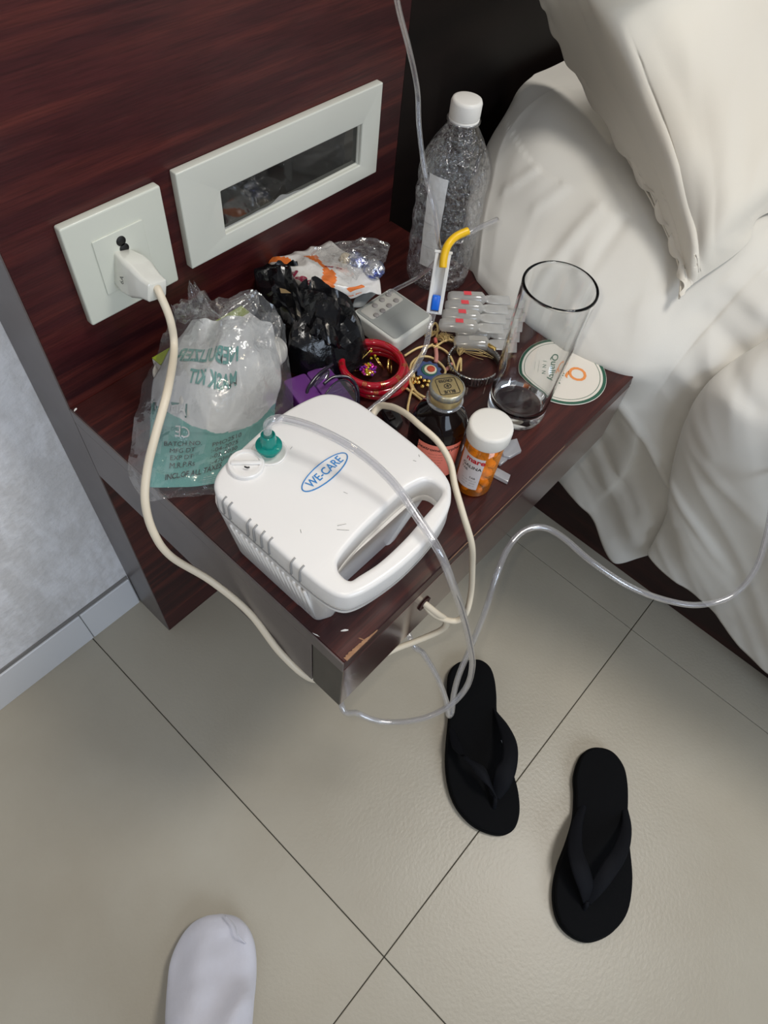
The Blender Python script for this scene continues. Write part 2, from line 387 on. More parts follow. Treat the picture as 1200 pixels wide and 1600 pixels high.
# ------------------------------------------------------------------ bedside shelf
D, Wd, T = .3441, .4363, .0999
sh = thing('bedside_shelf', 'wall-hung mahogany bedside shelf crowded with medicines and bags', 'shelf', (.218, -.17, .4))
obj('tabletop', mkbox((.0014, -D+.0002, H-.017), (Wd, 0, H), .0009, 1), W_top, sh, smooth=False)
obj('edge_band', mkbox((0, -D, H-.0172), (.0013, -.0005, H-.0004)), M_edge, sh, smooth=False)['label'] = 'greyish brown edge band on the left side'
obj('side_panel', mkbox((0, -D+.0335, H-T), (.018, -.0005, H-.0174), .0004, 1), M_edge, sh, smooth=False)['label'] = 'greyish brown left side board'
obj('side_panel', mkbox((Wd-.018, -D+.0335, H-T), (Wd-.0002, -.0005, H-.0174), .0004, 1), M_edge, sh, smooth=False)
obj('front_panel', mkbox((.0016, -D, H-T-.001), (Wd-.0002, -D+.0325, H-.0174), .0007, 1), W_front, sh, smooth=False)
obj('front_panel_end', mkbox((.0004, -D+.0004, H-T-.0006), (.0015, -D+.032, H-.0190)), M_end, sh, smooth=False)['label'] = 'bare dark end of the front board'
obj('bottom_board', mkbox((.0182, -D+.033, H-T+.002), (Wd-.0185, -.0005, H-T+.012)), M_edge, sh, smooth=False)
# chipped front edge near the corner
bm = bmesh.new(); random.seed(8)
pts = [(540, 1042), (546, 1034), (552, 1030), (558, 1026), (565, 1019), (574, 1010), (584, 1000)]
for k in range(26):
    f = k/25; x = .004+.034*f; wv = .0035*math.sin(min(1, (1-f)*1.15)*pi/2)*(1-.3*random.random())
    a = bm.verts.new((x, -D-.0002, H-.0012)); b = bm.verts.new((x, -D-.0001, H+.00015)); c = bm.verts.new((x, -D+max(.0006, wv), H+.00015))
    if k:
        bm.faces.new((pa, a, b, pb)); bm.faces.new((pb, b, c, pc))
    pa, pb, pc = a, b, c
obj('chipped_edge', bm, M_bare, sh, smooth=False)['label'] = 'bare pale wood where the varnish is chipped'
def chip(u, v, l, wd, ang, m=M_bare):
    c = P(u, v, H+.0002); bm = bmesh.new(); vs = []
    for k in range(9):
        a = 2*pi*k/9; r = 1-.5*random.random()
        x, y = l*math.cos(a)*r, wd*math.sin(a)*r
        vs.append(bm.verts.new(c+V((x*math.cos(ang)-y*math.sin(ang), x*math.sin(ang)+y*math.cos(ang), 0))))
    bm.faces.new(vs); return bm
obj('scratch', chip(538, 985, .004, .0012, -.6, M_card), M_card, sh, smooth=False)
obj('scratch', chip(566, 999, .005, .0007, -1.2), M_bare, sh, smooth=False)
obj('scratch', chip(494, 992, .004, .0006, -1.3), M_card, sh, smooth=False)
obj('scratch', chip(118, 640, .0028, .0013, .4), M_card, sh, smooth=False)
bm = tube([(.12, -D-.0004, H-.0016), (.2, -D-.0004, H-.0013), (.3, -D-.0004, H-.0015)], .0003, 4, 6)
obj('worn_line', bm, M_bare, sh)
bm = lathe([(0, 0), (.0075, 0), (.0075, .0012), (.0055, .0012), (.005, .0004), (0, .0004)], 20)
orient(bm, V((.1035, -D-.0003, .450)), V((1, 0, 0)), V((0, 0, 1)), V((0, -1, 0)))
obj('cable_hole', bm, pm('hole_red', (.03, .006, .005), .5), sh)
# ------------------------------------------------------------------ socket, plug, power cord
ps = thing('power_socket', 'square cream power socket plate on the mahogany panel', 'socket', (.088, -.004, .62))
def yplate(name, x0, x1, z0, z1, y0, y1, m, parent, r=.002, bev=.0014, holes=()):
    bm = prism(rrect(x0, x1, z0, z1, r, 4), 0, abs(y1-y0), holes, bev, 2)
    for v in bm.verts: v.co = V((v.co.x, y0-v.co.z, v.co.y))
    return obj(name, bm, m, parent, autos=35)
yplate('face_plate', .0434, .1324, .5758, .6652, 0, -.008, M_plate, ps)
yplate('socket_insert', .064, .110, .597, .646, -.0078, -.0092, M_plate, ps, .001, .0005)
for a, b in ((.0, .003), (.0012, -.004)):
    bm = lathe([(0, 0), (.0042, 0), (.0042, .0006), (0, .0006)], 16); orient(bm, V((.0875+a, -.0090, .634+b)), V((1, 0, 0)), V((0, 0, 1)), V((0, -1, 0)))
    obj('pin_hole', bm, M_hole, ps)
bm = lathe([(0, 0), (.0028, 0), (.0028, .0006), (0, .0006)], 16); orient(bm, V((.0885, -.0090, .6195)), V((1, 0, 0)), V((0, 0, 1)), V((0, -1, 0)))
obj('pin_hole', bm, M_hole, ps)
pc = thing('mains_lead', 'cream mains cord with white plug, running from the socket under the shelf to the nebuliser', 'cord', (.09, -.02, .60))
# plug: a tapered body standing out of the socket and pointing down-right
bm = bmesh.new()
a0 = PY(196, 420, -.012); a1 = PY(247, 455, -.050)
ax = (a1-a0).normalized(); side = V((1, 0, 0)).cross(ax).cross(ax).normalized(); side = ax.cross(V((0, -1, 0))).normalized(); nrm = side.cross(ax).normalized()
Lp = (a1-a0).length; rings = []
for f, wv, tv in ((-.30, .012, .004), (-.1, .0145, .008), (.25, .0150, .0115), (.5, .0135, .0115), (.78, .0092, .0100), (.97, .0082, .0092), (1, .007, .008)):
    ring = []
    for (x, y) in rrect(-wv, wv, -tv, tv, min(wv, tv)*.35, 3): ring.append(bm.verts.new(a0+ax*Lp*f+side*x+nrm*y))
    rings.append(ring)
for a, b in zip(rings, rings[1:]):
    n = len(a)
    for k in range(n): bm.faces.new((a[k], a[(k+1) % n], b[(k+1) % n], b[k]))
bm.faces.new(rings[0][::-1]); bm.faces.new(rings[-1])
pl = obj('plug', bm, M_plug, pc, autos=40)
bm = text_bm('6A', .006)
fr = 1 if nrm.dot(CP-a0) > 0 else -1
xa = side if side.dot(CR) > 0 else -side
orient(bm, a0+ax*Lp*.33+nrm*fr*.0138, xa, (nrm*fr).cross(xa).normalized(), nrm*fr); obj('rating_mark', bm, M_ink, pl)
cpts = [PY(245, 449, -.050), PY(251, 462, -.056), PY(266, 500, -.066), PY(272, 545, -.075), P(262, 610, .590), P(243, 680, .575), P(230, 735, .555), P(227, 785, .535), P(240, 832, .51), P(268, 870, .485), P(330, 908, .455), P(390, 958, .43), P(440, 1022, .405), P(488, 1061, .38),
        P(530, 1052, .375), P(575, 1034, .375), P(618, 1014, .380), P(652, 1001, .387), P(690, 984, .40), P(697, 970, .415), P(682, 958, .435), P(668, 941, .447)]
e = V((.1035, -D+.004, .450)); cpts[-1] = e
cpts2 = [e+V((.001, .002, .002)), P(672, 955, .437), P(690, 966, .425), P(712, 970, .42), P(728, 958, .43), P(736, 925, .450), P(738, 885, .49), P(737, 850, .528), P(724, 805, .553), P(711, 760, .565), P(703, 722, .572), P(684, 690, .580), P(655, 664, .583), P(632, 645, .578), P(608, 635, .566), P(588, 640, .553), V((.132, -.232, .545)), V((.118, -.235, .54))]
obj('cord', tube(cpts, .0033, 10, 8, flat=.85), M_cord, pc)
obj('cord', tube(cpts2, .0030, 10, 8, flat=.85), M_cord, pc)
# ------------------------------------------------------------------ wide plate with dark window
wpl = thing('display_plate', 'wide cream wall plate with a dark glass window, right of the socket', 'wall plate', (.27, -.004, .62))
x0, x1, z0, z1 = .1477, .3924, .580, .6687
yplate('frame', x0, x1, z0, z1, 0, -.0085, M_plate2, wpl, .0012, .0012, holes=[rrect(.189, .366, .597, .638, .0008, 3)[::-1]])
yplate('frame_lip', .1865, .3685, .5945, .6405, 0, -.0045, M_plate2, wpl, .001, .0006, holes=[rrect(.1895, .3655, .5975, .6375, .0008, 3)[::-1]])
obj('display_glass', mkbox((.1885, -.0022, .5965), (.3665, 0, .6385)), M_glassblk, wpl, smooth=False)
bm = bmesh.new()
prev = None
for k in range(40):
    f = k/39; x = .19+.12*f; hgt = .0015+.0035*max(0, nz((x*40, 0, 3), 1.3))+.0055*math.exp(-((f-.60)/.07)**2)
    a = bm.verts.new((x, -.0025, .5974)); b = bm.verts.new((x, -.0024, .5974+hgt*(1-f)**.2))
    if prev: bm.faces.new((prev[0], a, b, prev[1]))
    prev = (a, b)
obj('plaster_smear', bm, M_dust, wpl)
# ------------------------------------------------------------------ bed
bd = thing('divan_bed', 'dark mahogany bed base standing on the tiled floor', 'bed', (1.3, -1, 0))
W_bed = wood('bed_wood', (.016, .005, .004), (.03, .007, .006), (.045, .011, .008), .5, (6, 6, 60), (5, 1, 8), .15)
obj('side_rail', mkbox((.5968, -1.9, 0), (.625, .003, .32), .001, 1), W_bed, bd, smooth=False)
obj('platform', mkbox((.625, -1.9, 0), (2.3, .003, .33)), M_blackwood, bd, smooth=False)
mt = obj('mattress', mkbox((.628, -1.88, .331), (2.28, -.012, .588), .04, 4), M_sheet); tag(mt, 'white mattress under the bed sheet', 'mattress')
# sheet: columns run from the head end towards the foot; rows from the bed top down to the hem
def col(*p): return [V(q) for q in p]
cols = [
 col((1.7, -.013, .60), (.80, -.013, .601), (.66, -.013, .598), (.615, -.02, .575), (.585, -.022, .54), (.575, -.024, .50), (.575, -.03, .42), (.58, -.03, .30), (.60, -.03, .20)),
 col((1.7, -.05, .602), (.80, -.045, .602), (.655, -.03, .600), (.575, -.035, .575), (.53, -.05, .54), (.475, -.085, .51), (.465, -.09, .42), (.52, -.08, .30), (.58, -.06, .18)),
 col((1.7, -.08, .603), (.80, -.07, .603), (.651, -.048, .602), (.568, -.052, .583), (.508, -.083, .551), (.4365, -.130, .5085), (.452, -.128, .46), (.512, -.118, .30), (.58, -.09, .165)),
 col((1.7, -.09, .603), (.80, -.08, .603), (.65, -.055, .603), (.565, -.065, .585), (.50, -.10, .553), (.428, -.145, .5075), (.448, -.14, .47), (.51, -.13, .30), (.58, -.10, .16)),
 col((1.7, -.12, .604), (.80, -.11, .603), (.65, -.085, .605), (.555, -.11, .592), (.485, -.155, .562), (.4125, -.19, .5065), (.444, -.18, .47), (.51, -.18, .30), (.585, -.15, .14)),
 col((1.7, -.2, .605), (.80, -.18, .603), (.65, -.165, .604), (.553, -.18, .592), (.475, -.215, .560), (.4115, -.245, .5065), (.444, -.235, .47), (.52, -.24, .30), (.585, -.21, .13)),
 col((1.7, -.3, .605), (.80, -.26, .604), (.65, -.24, .604), (.555, -.25, .594), (.480, -.275, .562), (.415, -.297, .5068), (.444, -.28, .47), (.53, -.285, .30), (.580, -.258, .13)),
 col((1.7, -.36, .606), (.80, -.34, .604), (.65, -.32, .604), (.56, -.32, .594), (.490, -.325, .555), (.430, -.340, .5070), (.447, -.325, .46), (.535, -.33, .30), (.575, -.288, .127)),
 col((1.7, -.42, .606), (.80, -.40, .604), (.65, -.375, .604), (.57, -.37, .590), (.510, -.365, .545), (.462, -.365, .50), (.475, -.362, .42), (.535, -.37, .27), (.575, -.345, .112)),
 col((1.7, -.44, .606), (.80, -.41, .604), (.65, -.39, .604), (.573, -.385, .590), (.512, -.378, .545), (.470, -.374, .50), (.482, -.378, .42), (.540, -.385, .27), (.577, -.372, .098)),
 col((1.7, -.48, .606), (.80, -.45, .604), (.65, -.425, .603), (.58, -.42, .590), (.52, -.41, .545), (.490, -.405, .50), (.498, -.412, .40), (.545, -.430, .24), (.578, -.436, .040)),
 col((1.7, -.52, .606), (.80, -.49, .604), (.65, -.465, .603), (.583, -.455, .590), (.535, -.44, .55), (.505, -.436, .50), (.515, -.448, .40), (.553, -.468, .26), (.580, -.475, .118)),
 # fold back: the second pleat starts in front
 col((1.7, -.53, .606), (.80, -.50, .604), (.65, -.470, .604), (.580, -.452, .592), (.520, -.425, .552), (.478, -.405, .50), (.482, -.418, .40), (.53, -.452, .26), (.563, -.468, .125)),
 col((1.7, -.57, .606), (.80, -.54, .604), (.65, -.51, .604), (.575, -.49, .592), (.50, -.455, .552), (.458, -.445, .50), (.468, -.462, .40), (.517, -.495, .26), (.560, -.510, .110)),
 col((1.7, -.66, .606), (.80, -.62, .604), (.65, -.59, .604), (.580, -.57, .592), (.525, -.555, .552), (.482, -.550, .50), (.490, -.56, .40), (.530, -.58, .24), (.572, -.59, .095)),
 col((1.7, -.76, .606), (.80, -.72, .604), (.65, -.69, .604), (.580, -.67, .592), (.520, -.655, .552), (.486, -.65, .50), (.498, -.66, .38), (.535, -.675, .22), (.568, -.69, .055)),
 col((1.7, -1.0, .606), (.80, -.95, .604), (.65, -.90, .604), (.585, -.88, .592), (.53, -.87, .552), (.502, -.87, .50), (.512, -.88, .36), (.54, -.89, .2), (.568, -.90, .04)),
 col((1.7, -1.4, .606), (.80, -1.3, .604), (.65, -1.3, .604), (.585, -1.3, .592), (.53, -1.3, .552), (.50, -1.3, .50), (.512, -1.3, .36), (.54, -1.3, .2), (.568, -1.3, .04)),
]
S = gridfn(cols, 0, 0)
CREASES = []
for (u0, v0, u1, v1, xx, wd_, h_) in ((880, 228, 812, 285, .53, .005, .004), (935, 245, 868, 305, .53, .006, .004), (905, 330, 868, 420, .47, .008, .005), (960, 300, 940, 420, .49, .007, -.004), (905, 480, 1002, 598, .44, .005, .005), (1002, 598, 1043, 830, .50, .006, .007),
        (880, 420, 985, 560, .45, .007, -.004), (1010, 480, 1120, 700, .47, .010, .007), (1060, 520, 1180, 640, .46, .008, -.006), (1090, 640, 1190, 800, .50, .009, .006), (1050, 700, 1130, 900, .52, .007, .006), (900, 700, 930, 760, .56, .006, .006), (930, 660, 990, 800, .54, .006, -.006), (1100, 480, 1200, 560, .48, .007, .006)):
    A_, B_ = PX(u0, v0, xx), PX(u1, v1, xx); CREASES.append((A_.y, A_.z, B_.y, B_.z, wd_, h_))
def sheet_disp(s, t, p):
    k = max(0, min(1, (t-.30)/.3))
    q = p.y-p.z*.75; along = p.z+p.y*.5
    a = .0075*crease((q*7.5, along*1.3, 4.2), 1.0)*k
    a += .0045*crease((q*17, along*2.2, 9.2), 1.0)*k*k
    a += .006*nz((q*5, along*3, 2.2), 1.5)*k
    a += .0016*crease((p.y*16, p.z*16, 1.7), 1.0)
    for (ya, za, yb, zb_, wd_, h_) in CREASES:
        dy, dz = yb-ya, zb_-za; L2 = dy*dy+dz*dz; f = max(0, min(1, ((p.y-ya)*dy+(p.z-za)*dz)/L2))
        dd = math.hypot(p.y-ya-dy*f, p.z-za-dz*f)
        if dd < wd_*3: a += h_*math.exp(-(dd/wd_)**2)*(1-.5*abs(2*f-1))
    lim = 1
    gy = max(0, min(1, (p.y+.40)/.05, (-.06-p.y)/.05)); gz_ = max(0, min(1, (p.z-.44)/.04, (.545-p.z)/.03))
    lim = 1-.88*gy*gz_
    if p.z > .585: return V((0, 0, .002*nz(p, 14)))
    return V((-a*lim, 0, a*.35*lim))
bs = obj('bed_sheet', gridmesh(S, 330, 150, sheet_disp), M_sheet)
thicken(bs, .0009, 1); tag(bs, 'white cotton sheet hanging down the bed side behind the shelf, hem near the floor', 'bed sheet')
# cover / pillow corner lying over the sheet
qr = [[(835, -40, .745), (880, -42, .765), (930, -45, .780), (1100, -100, .78), (1300, -160, .77), (1500, -200, .75)],
      [(850, 5, .690), (905, 5, .712), (962, 10, .730), (1120, -20, .735), (1300, -60, .715), (1500, -100, .70)],
      [(888, 96, .636), (950, 110, .660), (1013, 131, .680), (1140, 90, .702), (1320, 40, .700), (1520, 0, .69)],
      [(962, 219, .612), (1008, 235, .63), (1054, 254, .648), (1150, 210, .672), (1320, 150, .68), (1520, 100, .68)],
      [(1022, 325, .598), (1052, 338, .606), (1081, 352, .616), (1150, 310, .643), (1290, 240, .655), (1500, 200, .665)],
      [(1060, 415, .580), (1074, 413, .585), (1088, 412, .592), (1140, 365, .615), (1240, 290, .63), (1450, 260, .645)],
      [(1061, 468, .566), (1075, 449, .572), (1090, 433, .578), (1159, 383, .597), (1200, 328, .608), (1420, 300, .622)]]
rows = [[P(*q) for q in r] for r in qr]
S2 = gridfn(rows, 0, 0)
def qdisp(s, t, p):
    a = .0035*nz((s*3, t*9, 1.3), 1.7)+.0028*crease((s*2+t*3, t*6-s, 4.4), 1.5)*(1 if t < .4 else .35)
    if t < .05: a += .003*math.sin(s*70)*(1-t/.05)
    a *= max(.08, min(1, (1-s)*4))
    return V((-a*.5, -a*.3, a))
qb = obj('duvet_cover', gridmesh(S2, 180, 140, qdisp), M_quilt); thicken(qb, .004, 1)
tag(qb, 'loose cream white cover thrown over the bed, pointed corner hanging down at upper right', 'duvet')
bm = tube([S2(.33+.0*k, .02) if False else S2(k/30, .012)+V((-.001, 0, .001)) for k in range(31)], .0011, 6, 2)
obj('hem_piping', bm, M_quilt, qb, loc=(0, 0, 0))
# ------------------------------------------------------------------ nebuliser
nb = thing('nebulizer', 'white compressor nebuliser with carry handle and round filter cap, front corner of the shelf', 'nebulizer', (.06, -.26, H))
zt = .603
def PZ2(l, z, n=6): return smooth2([(P(u, v, z).x, P(u, v, z).y) for u, v in l], n)
top_px = [(337, 770), (347, 781), (400, 828), (465, 886), (505, 918), (532, 931), (556, 929), (590, 911), (632, 880), (670, 842), (696, 805), (706, 775), (698, 742), (655, 698), (588, 646), (552, 623), (514, 613), (480, 622), (430, 652), (372, 703), (345, 729), (334, 751)]
hole_px = [(528, 886), (532, 867), (566, 827), (612, 783), (640, 760), (667, 749), (686, 758), (690, 772), (660, 809), (632, 841), (594, 876), (562, 897), (548, 905), (536, 899)]
top_o = PZ2(top_px, zt); hole = PZ2(hole_px, zt, 5)
def area2(p): return sum(a[0]*b[1]-a[1]*b[0] for a, b in zip(p, p[1:]+p[:1]))
if area2(top_o) < 0: top_o = top_o[::-1]
if area2(hole) > 0: hole = hole[::-1]
topc = obj('top_cover', prism(top_o, zt-.021, zt, [hole], .0035, 4), M_neb, nb, autos=50)
tcx = sum(p[0] for p in top_o)/len(top_o); tcy = sum(p[1] for p in top_o)/len(top_o)
ins = [(tcx+(x-tcx)*.985, tcy+(y-tcy)*.985) for x, y in top_o]; hcx = sum(p[0] for p in hole)/len(hole); hcy = sum(p[1] for p in hole)/len(hole)
hin = [(hcx+(x-hcx)*1.015, hcy+(y-hcy)*1.02) for x, y in hole]
obj('lower_rim', prism(ins, zt-.0285, zt-.0205, [hin], .0022, 3), M_neb, nb, autos=50)
X0 = min(p[0] for p in top_o); X1 = max(p[0] for p in top_o); Y1 = max(p[1] for p in top_o); Y0 = min(p[1] for p in top_o)
def loft(ols, zs, cap=True):
    bm = bmesh.new(); rings = [[bm.verts.new((x, y, z)) for x, y in ol] for ol, z in zip(ols, zs)]
    for a, b in zip(rings, rings[1:]):
        n = len(a)
        for k in range(n): bm.faces.new((a[k], a[(k+1) % n], b[(k+1) % n], b[k]))
    if cap: bm.faces.new(rings[0][::-1]); bm.faces.new(rings[-1])
    return bm
def body(x0, x1, y0, y1, r): return rrect(x0, x1, y0, y1, r, 6)
YH = max(p[1] for p in hole)
# the body stops behind the hand hole; its wall is what shows through the hole
bm = loft([body(.0105, .112, YH+.013, -.2115, .012), body(.009, .113, YH+.012, -.2105, .013), body(X0+.0015, X1-.003, YH-.002, Y1-.003, .020)], [H+.0005, H+.004, zt-.024])
obj('body', bm, M_neb, nb, autos=50)
bm = loft([body(.0105, .030, -.308, -.27, .006), body(.006, .022, -.320, -.26, .007), body(X0+.0035, .011, -.332, -.26, .007)], [H+.0005, H+.03, zt-.026])
obj('foot', bm, M_neb, nb, autos=50)
bm = loft([body(.096, .112, -.300, -.27, .006), body(.104, .116, -.308, -.26, .006), body(X1-.020, X1-.006, -.315, -.26, .006)], [H+.0005, H+.04, zt-.026])
obj('foot', bm, M_neb, nb, autos=50)
obj('seam_line', tube([(tcx+(x-tcx)*.9985, tcy+(y-tcy)*.9985, zt-.0207) for x, y in top_o[::4]], .0005, 4, 3, closed=True), M_slot, nb)
for k in range(15):
    y = -.231-k*.0053
    obj('vent_rib', tube([V((X0+.0034, y, zt-.036)), V((.0098, y, H+.008))], .0013, 6, 2), M_neb, nb)
for u, v in ((349, 780), (358, 789), (387, 815), (397, 824), (409, 834), (421, 844), (456, 876), (470, 888)):
    q = P(u, v, zt); q.z = zt
    obj('vent_slot_shade', tube([V((q.x+.0030, q.y, zt+.0001)), V((q.x+.0004, q.y, zt-.0012)), V((q.x-.0010, q.y, zt-.004)), V((q.x-.0012, q.y, zt-.016))], .0008, 6, 4), M_slot, nb)  # shadow lines of the recessed slots, drawn as thin grey tubes
fc = V((.0335, -.2185, zt)); fx = P(385, 728, zt)
fc = V((fx.x, fx.y, zt))
bm = lathe([(0, 0), (.0125, 0), (.0125, .0028), (.0118, .0036), (.0095, .0036), (.0090, .0026), (0, .0026)], 40, fc)
cp = obj('filter_cap', bm, M_neb, nb, autos=40)
bm = mkbox((-.0105, -.0016, .0024), (.0105, .0016, .0046), .0008, 2); a = .95
orient(bm, fc, V((math.cos(-a+.2), math.sin(-a+.2), 0)), V((math.sin(a-.2), math.cos(a-.2), 0)), V((0, 0, 1))); obj('cap_grip', bm, M_neb, cp)
obj('cap_slot', tube([P(382, 729, zt+.0049), P(386, 730.5, zt+.0049), P(390, 730, zt+.0049)], .0006, 6, 4), M_black, cp)
oc = P(421, 706, zt); oc = V((oc.x, oc.y, zt))
bm = lathe([(0, .0002), (.0125, .0002), (.0125, .0008), (.0112, .0010), (.0105, .0004), (0, .0004)], 36, oc); obj('outlet_recess', bm, M_neb, nb)
bm = lathe([(0, 0), (.0058, 0), (.0060, .006), (.0092, .0065), (.0092, .0082), (.0060, .0090), (.0056, .013), (.0050, .0185), (.0044, .019), (.0044, .016), (0, .016)], 30, oc, fn=lambda r, z, a: (r*(1+.04*math.cos(a*10)) if .0085 < z < .0183 else r, z))
obj('outlet_connector', bm, M_teal, nb, autos=35)['label'] = 'translucent teal air outlet'
# WE-CARE oval logo
lc = P(508, 737, zt+.0004); lr = P(536, 714, zt+.0004)-P(480, 762, zt+.0004); lx = lr.normalized(); ly = V((0, 0, 1)).cross(lx)
bm = text_bm('WE-CARE', .0072, .012); orient(bm, lc, lx, ly, V((0, 0, 1)))
for v in bm.verts:
    d = v.co-lc; v.co = lc+lx*d.dot(lx)*1.06+ly*d.dot(ly)*1.25
lg = obj('logo_lettering', bm, M_blueink, nb)
La = lr.length*.60; obj('logo_ring', tube([lc+lx*La*math.cos(2*pi*k/40)+ly*.0072*math.sin(2*pi*k/40) for k in range(40)], .00045, 4, 1, closed=True), M_blueink, nb)
for (u, v, l, an) in ((455, 700, .0013, .3), (540, 770, .0015, 1.9), (536, 828, .004, 2.3), (534, 820, .003, 2.6), (470, 830, .0014, 1), (655, 712, .001, 1), (648, 720, .0012, 2), (400, 640+60, .0012, 0)):
    c = P(u, v, zt+.0002); d = V((math.cos(an), math.sin(an), 0))*l
    obj('scuff', tube([c-d, c, c+d], .00018, 4, 2), M_slot, nb)
# ------------------------------------------------------------------ clear air tube
tp = [V((oc.x, oc.y, zt+.0165)), V((oc.x, oc.y, zt+.024)), P(419, 662, .632), P(428, 656, .634), P(445, 655, .631), P(490, 668, .633), P(555, 702, .630), P(612, 752, .622), P(655, 812, .613), P(688, 865, .603), P(708, 915, .572), P(722, 955, .52), P(733, 1000, .45), P(738, 1040, .38), P(728, 1075, .335), P(700, 1104, .31), P(655, 1124, .30), P(600, 1128, .30), P(560, 1115, .31), P(532, 1093, .33),
      V((.10, -.255, .345)), V((.135, -.215, .36)), V((.175, -.235, .37)), P(637, 988, .372), P(662, 1022, .35), P(684, 1060, .32), P(697, 1095, .285), P(701, 1117, .262), P(706, 1112, .262), P(709, 1085, .285), P(718, 1052, .32), P(736, 1010, .365), P(757, 958, .41), P(774, 905, .44), P(793, 858, .455), P(818, 830, .46), P(848, 824, .46), P(880, 840, .455), P(925, 878, .445), P(985, 917, .43), P(1045, 939, .415), P(1095, 945, .41), P(1145, 930, .415), P(1180, 890, .43), P(1198, 835, .445), P(1212, 760, .465), P(1235, 680, .49)]
at = thing('air_tube', 'clear vinyl air tube looping from the nebulizer below the shelf to the right edge', 'tube', tp[0])
obj('tube_wall', tube(tp, .0030, 14, 8, caps=False), M_tube, at)
obj('tube_bore', tube(tp, .0016, 10, 8, caps=False), M_tube, at)
# ------------------------------------------------------------------ infusion line with clamp
il = thing('infusion_line', 'thin clear infusion line with white slide clamp hanging in front of the water bottle', 'tube', P(688, 400, .60))
ct = P(693, 393, .608); cb = P(678, 488, .560)
obj('line', tube([P(612, -60, .82), P(622, 10, .79), P(640, 80, .755), P(652, 140, .725), P(655, 200, .70), P(664, 270, .67), P(678, 330, .645), P(686, 385, .612), ct+V((.001, 0, -.004))], .0021, 10, 8), M_tube, il)
obj('line', tube([cb, P(672, 510, .553), P(664, 545, .545), P(645, 580, .535), P(612, 612, .528), P(582, 637, .523), P(560, 655, .52)], .0026, 10, 8), M_tube, il)
obj('line', tube([P(606, 458, .545), P(630, 446, .56), P(655, 432, .575), P(676, 414, .592), P(688, 398, .604)], .0020, 10, 8), M_tube, il)
obj('line', tube([P(726, 367, .618), P(748, 356, .62), P(777, 343, .62)], .0024, 10, 8), M_tube, il)
obj('yellow_sleeve', tube([P(692, 418, .600), P(694, 400, .608), P(700, 383, .615), P(712, 370, .618), P(731, 361, .620)], .0036, 12, 8), M_yellow, il)['label'] = 'bright yellow rubber sleeve'
ax = (cb-ct).normalized(); sd = ax.cross(CF).normalized(); nn_ = sd.cross(ax).normalized()
if nn_.dot(CF) > 0: nn_ = -nn_
Lc = (cb-ct).length; bm = bmesh.new()
w2 = .0072
def cbox(x0, x1, y0, y1, z0, z1, b=.0004):
    t = bmesh.new(); box(t, (x0, y0, z0), (x1, y1, z1), b, 1); orient(t, ct, sd, ax, nn_); me = bpy.data.meshes.new('t'); t.to_mesh(me); t.free(); bm.from_mesh(me); bpy.data.meshes.remove(me)
cbox(-w2, -w2+.0034, 0, Lc, -.004, .004); cbox(w2-.0034, w2, 0, Lc, -.004, .004); cbox(-w2, w2, 0, Lc, -.0045, -.0032); cbox(-w2-.001, w2+.001, -.0012, .0012, .0028, .0046); cbox(-w2, w2, Lc-.0015, Lc+.001, -.004, .003)
cl = obj('slide_clamp', bm, M_clamp, il, smooth=False)
bm = mkbox((-.0037, Lc*.70, -.001), (.0037, Lc*.95, .0055), .0012, 2); orient(bm, ct, sd, ax, nn_); obj('roller', bm, M_bluep, cl, loc=ct)
# ------------------------------------------------------------------ water bottle
bc = V((.402, -.100, H+.0005))
wb = thing('water_bottle', 'empty clear ribbed plastic water bottle with white cap, back of the shelf', 'bottle', bc)
prof = [(0, .006), (.022, .002), (.033, .0), (.0340, .004), (.0350, .012)]
z = .014
while z < .106:
    prof += [(.0350, z), (.0334, z+.0032), (.0328, z+.0045), (.0338, z+.006)]; z += .0084
prof += [(.0352, .110), (.0354, .116), (.0342, .124), (.0300, .136), (.0232, .149), (.0165, .159), (.0130, .1640), (.0126, .166), (.0158, .1665), (.0158, .168), (.0126, .1685), (.0126, .174)]
def spir(r, z, a):
    if .014 < z < .108: return (r+.0009*math.sin(a*3+z*520)*1.0, z+.0035*math.sin(a+1))
    if .122 < z < .158: return (r*(1+.012*math.cos(a*12)), z)
    return (r, z)
obj('bottle_body', lathe(prof, 96, bc, spir), M_pet, wb)
bm = lathe([(0, 0), (.0138, 0), (.0143, .002), (.0143, .0125), (.0134, .0150), (.0115, .0157), (0, .0157)], 80, bc+V((0, 0, .1700)), lambda r, z, a: (r*(1+.012*math.cos(a*40)) if .001 < z < .013 and r > .0135 else r, z))
obj('cap', bm, M_caps, wb, autos=60)
obj('cap_ring', lathe([(.0130, 0), (.0142, 0), (.0144, .0025), (.0128, .0028)], 60, bc+V((0, 0, .1668))), M_caps, wb)
def on_cyl(c, r, a0, az=1):
    return lambda x, y, z: (c[0]+(r+z)*math.cos(a0+x/r), c[1]+(r+z)*math.sin(a0+x/r), c[2]+y)
va = math.atan2(CP.y-bc.y, CP.x-bc.x)
bm = bmesh.new(); prev = None
for k in range(25):
    f = k/24; zz = .030+.098*f; ca = va-.34-.06*f; ww = .24+.05*f+.02*nz((f*9, 1, 1), 1)
    row = [bm.verts.new((bc.x+.0356*math.cos(ca+ww*q), bc.y+.0356*math.sin(ca+ww*q), bc.z+zz)) for q in (-1, -.5, 0, .5, 1)]
    if prev:
        for q in range(4): bm.faces.new((prev[q], prev[q+1], row[q+1], row[q]))
    prev = row
obj('label_remnant', bm, pm('milky_label', (.80, .81, .80), .3, bump=(90, .5, .004)), wb)['label'] = 'milky white strip of label'
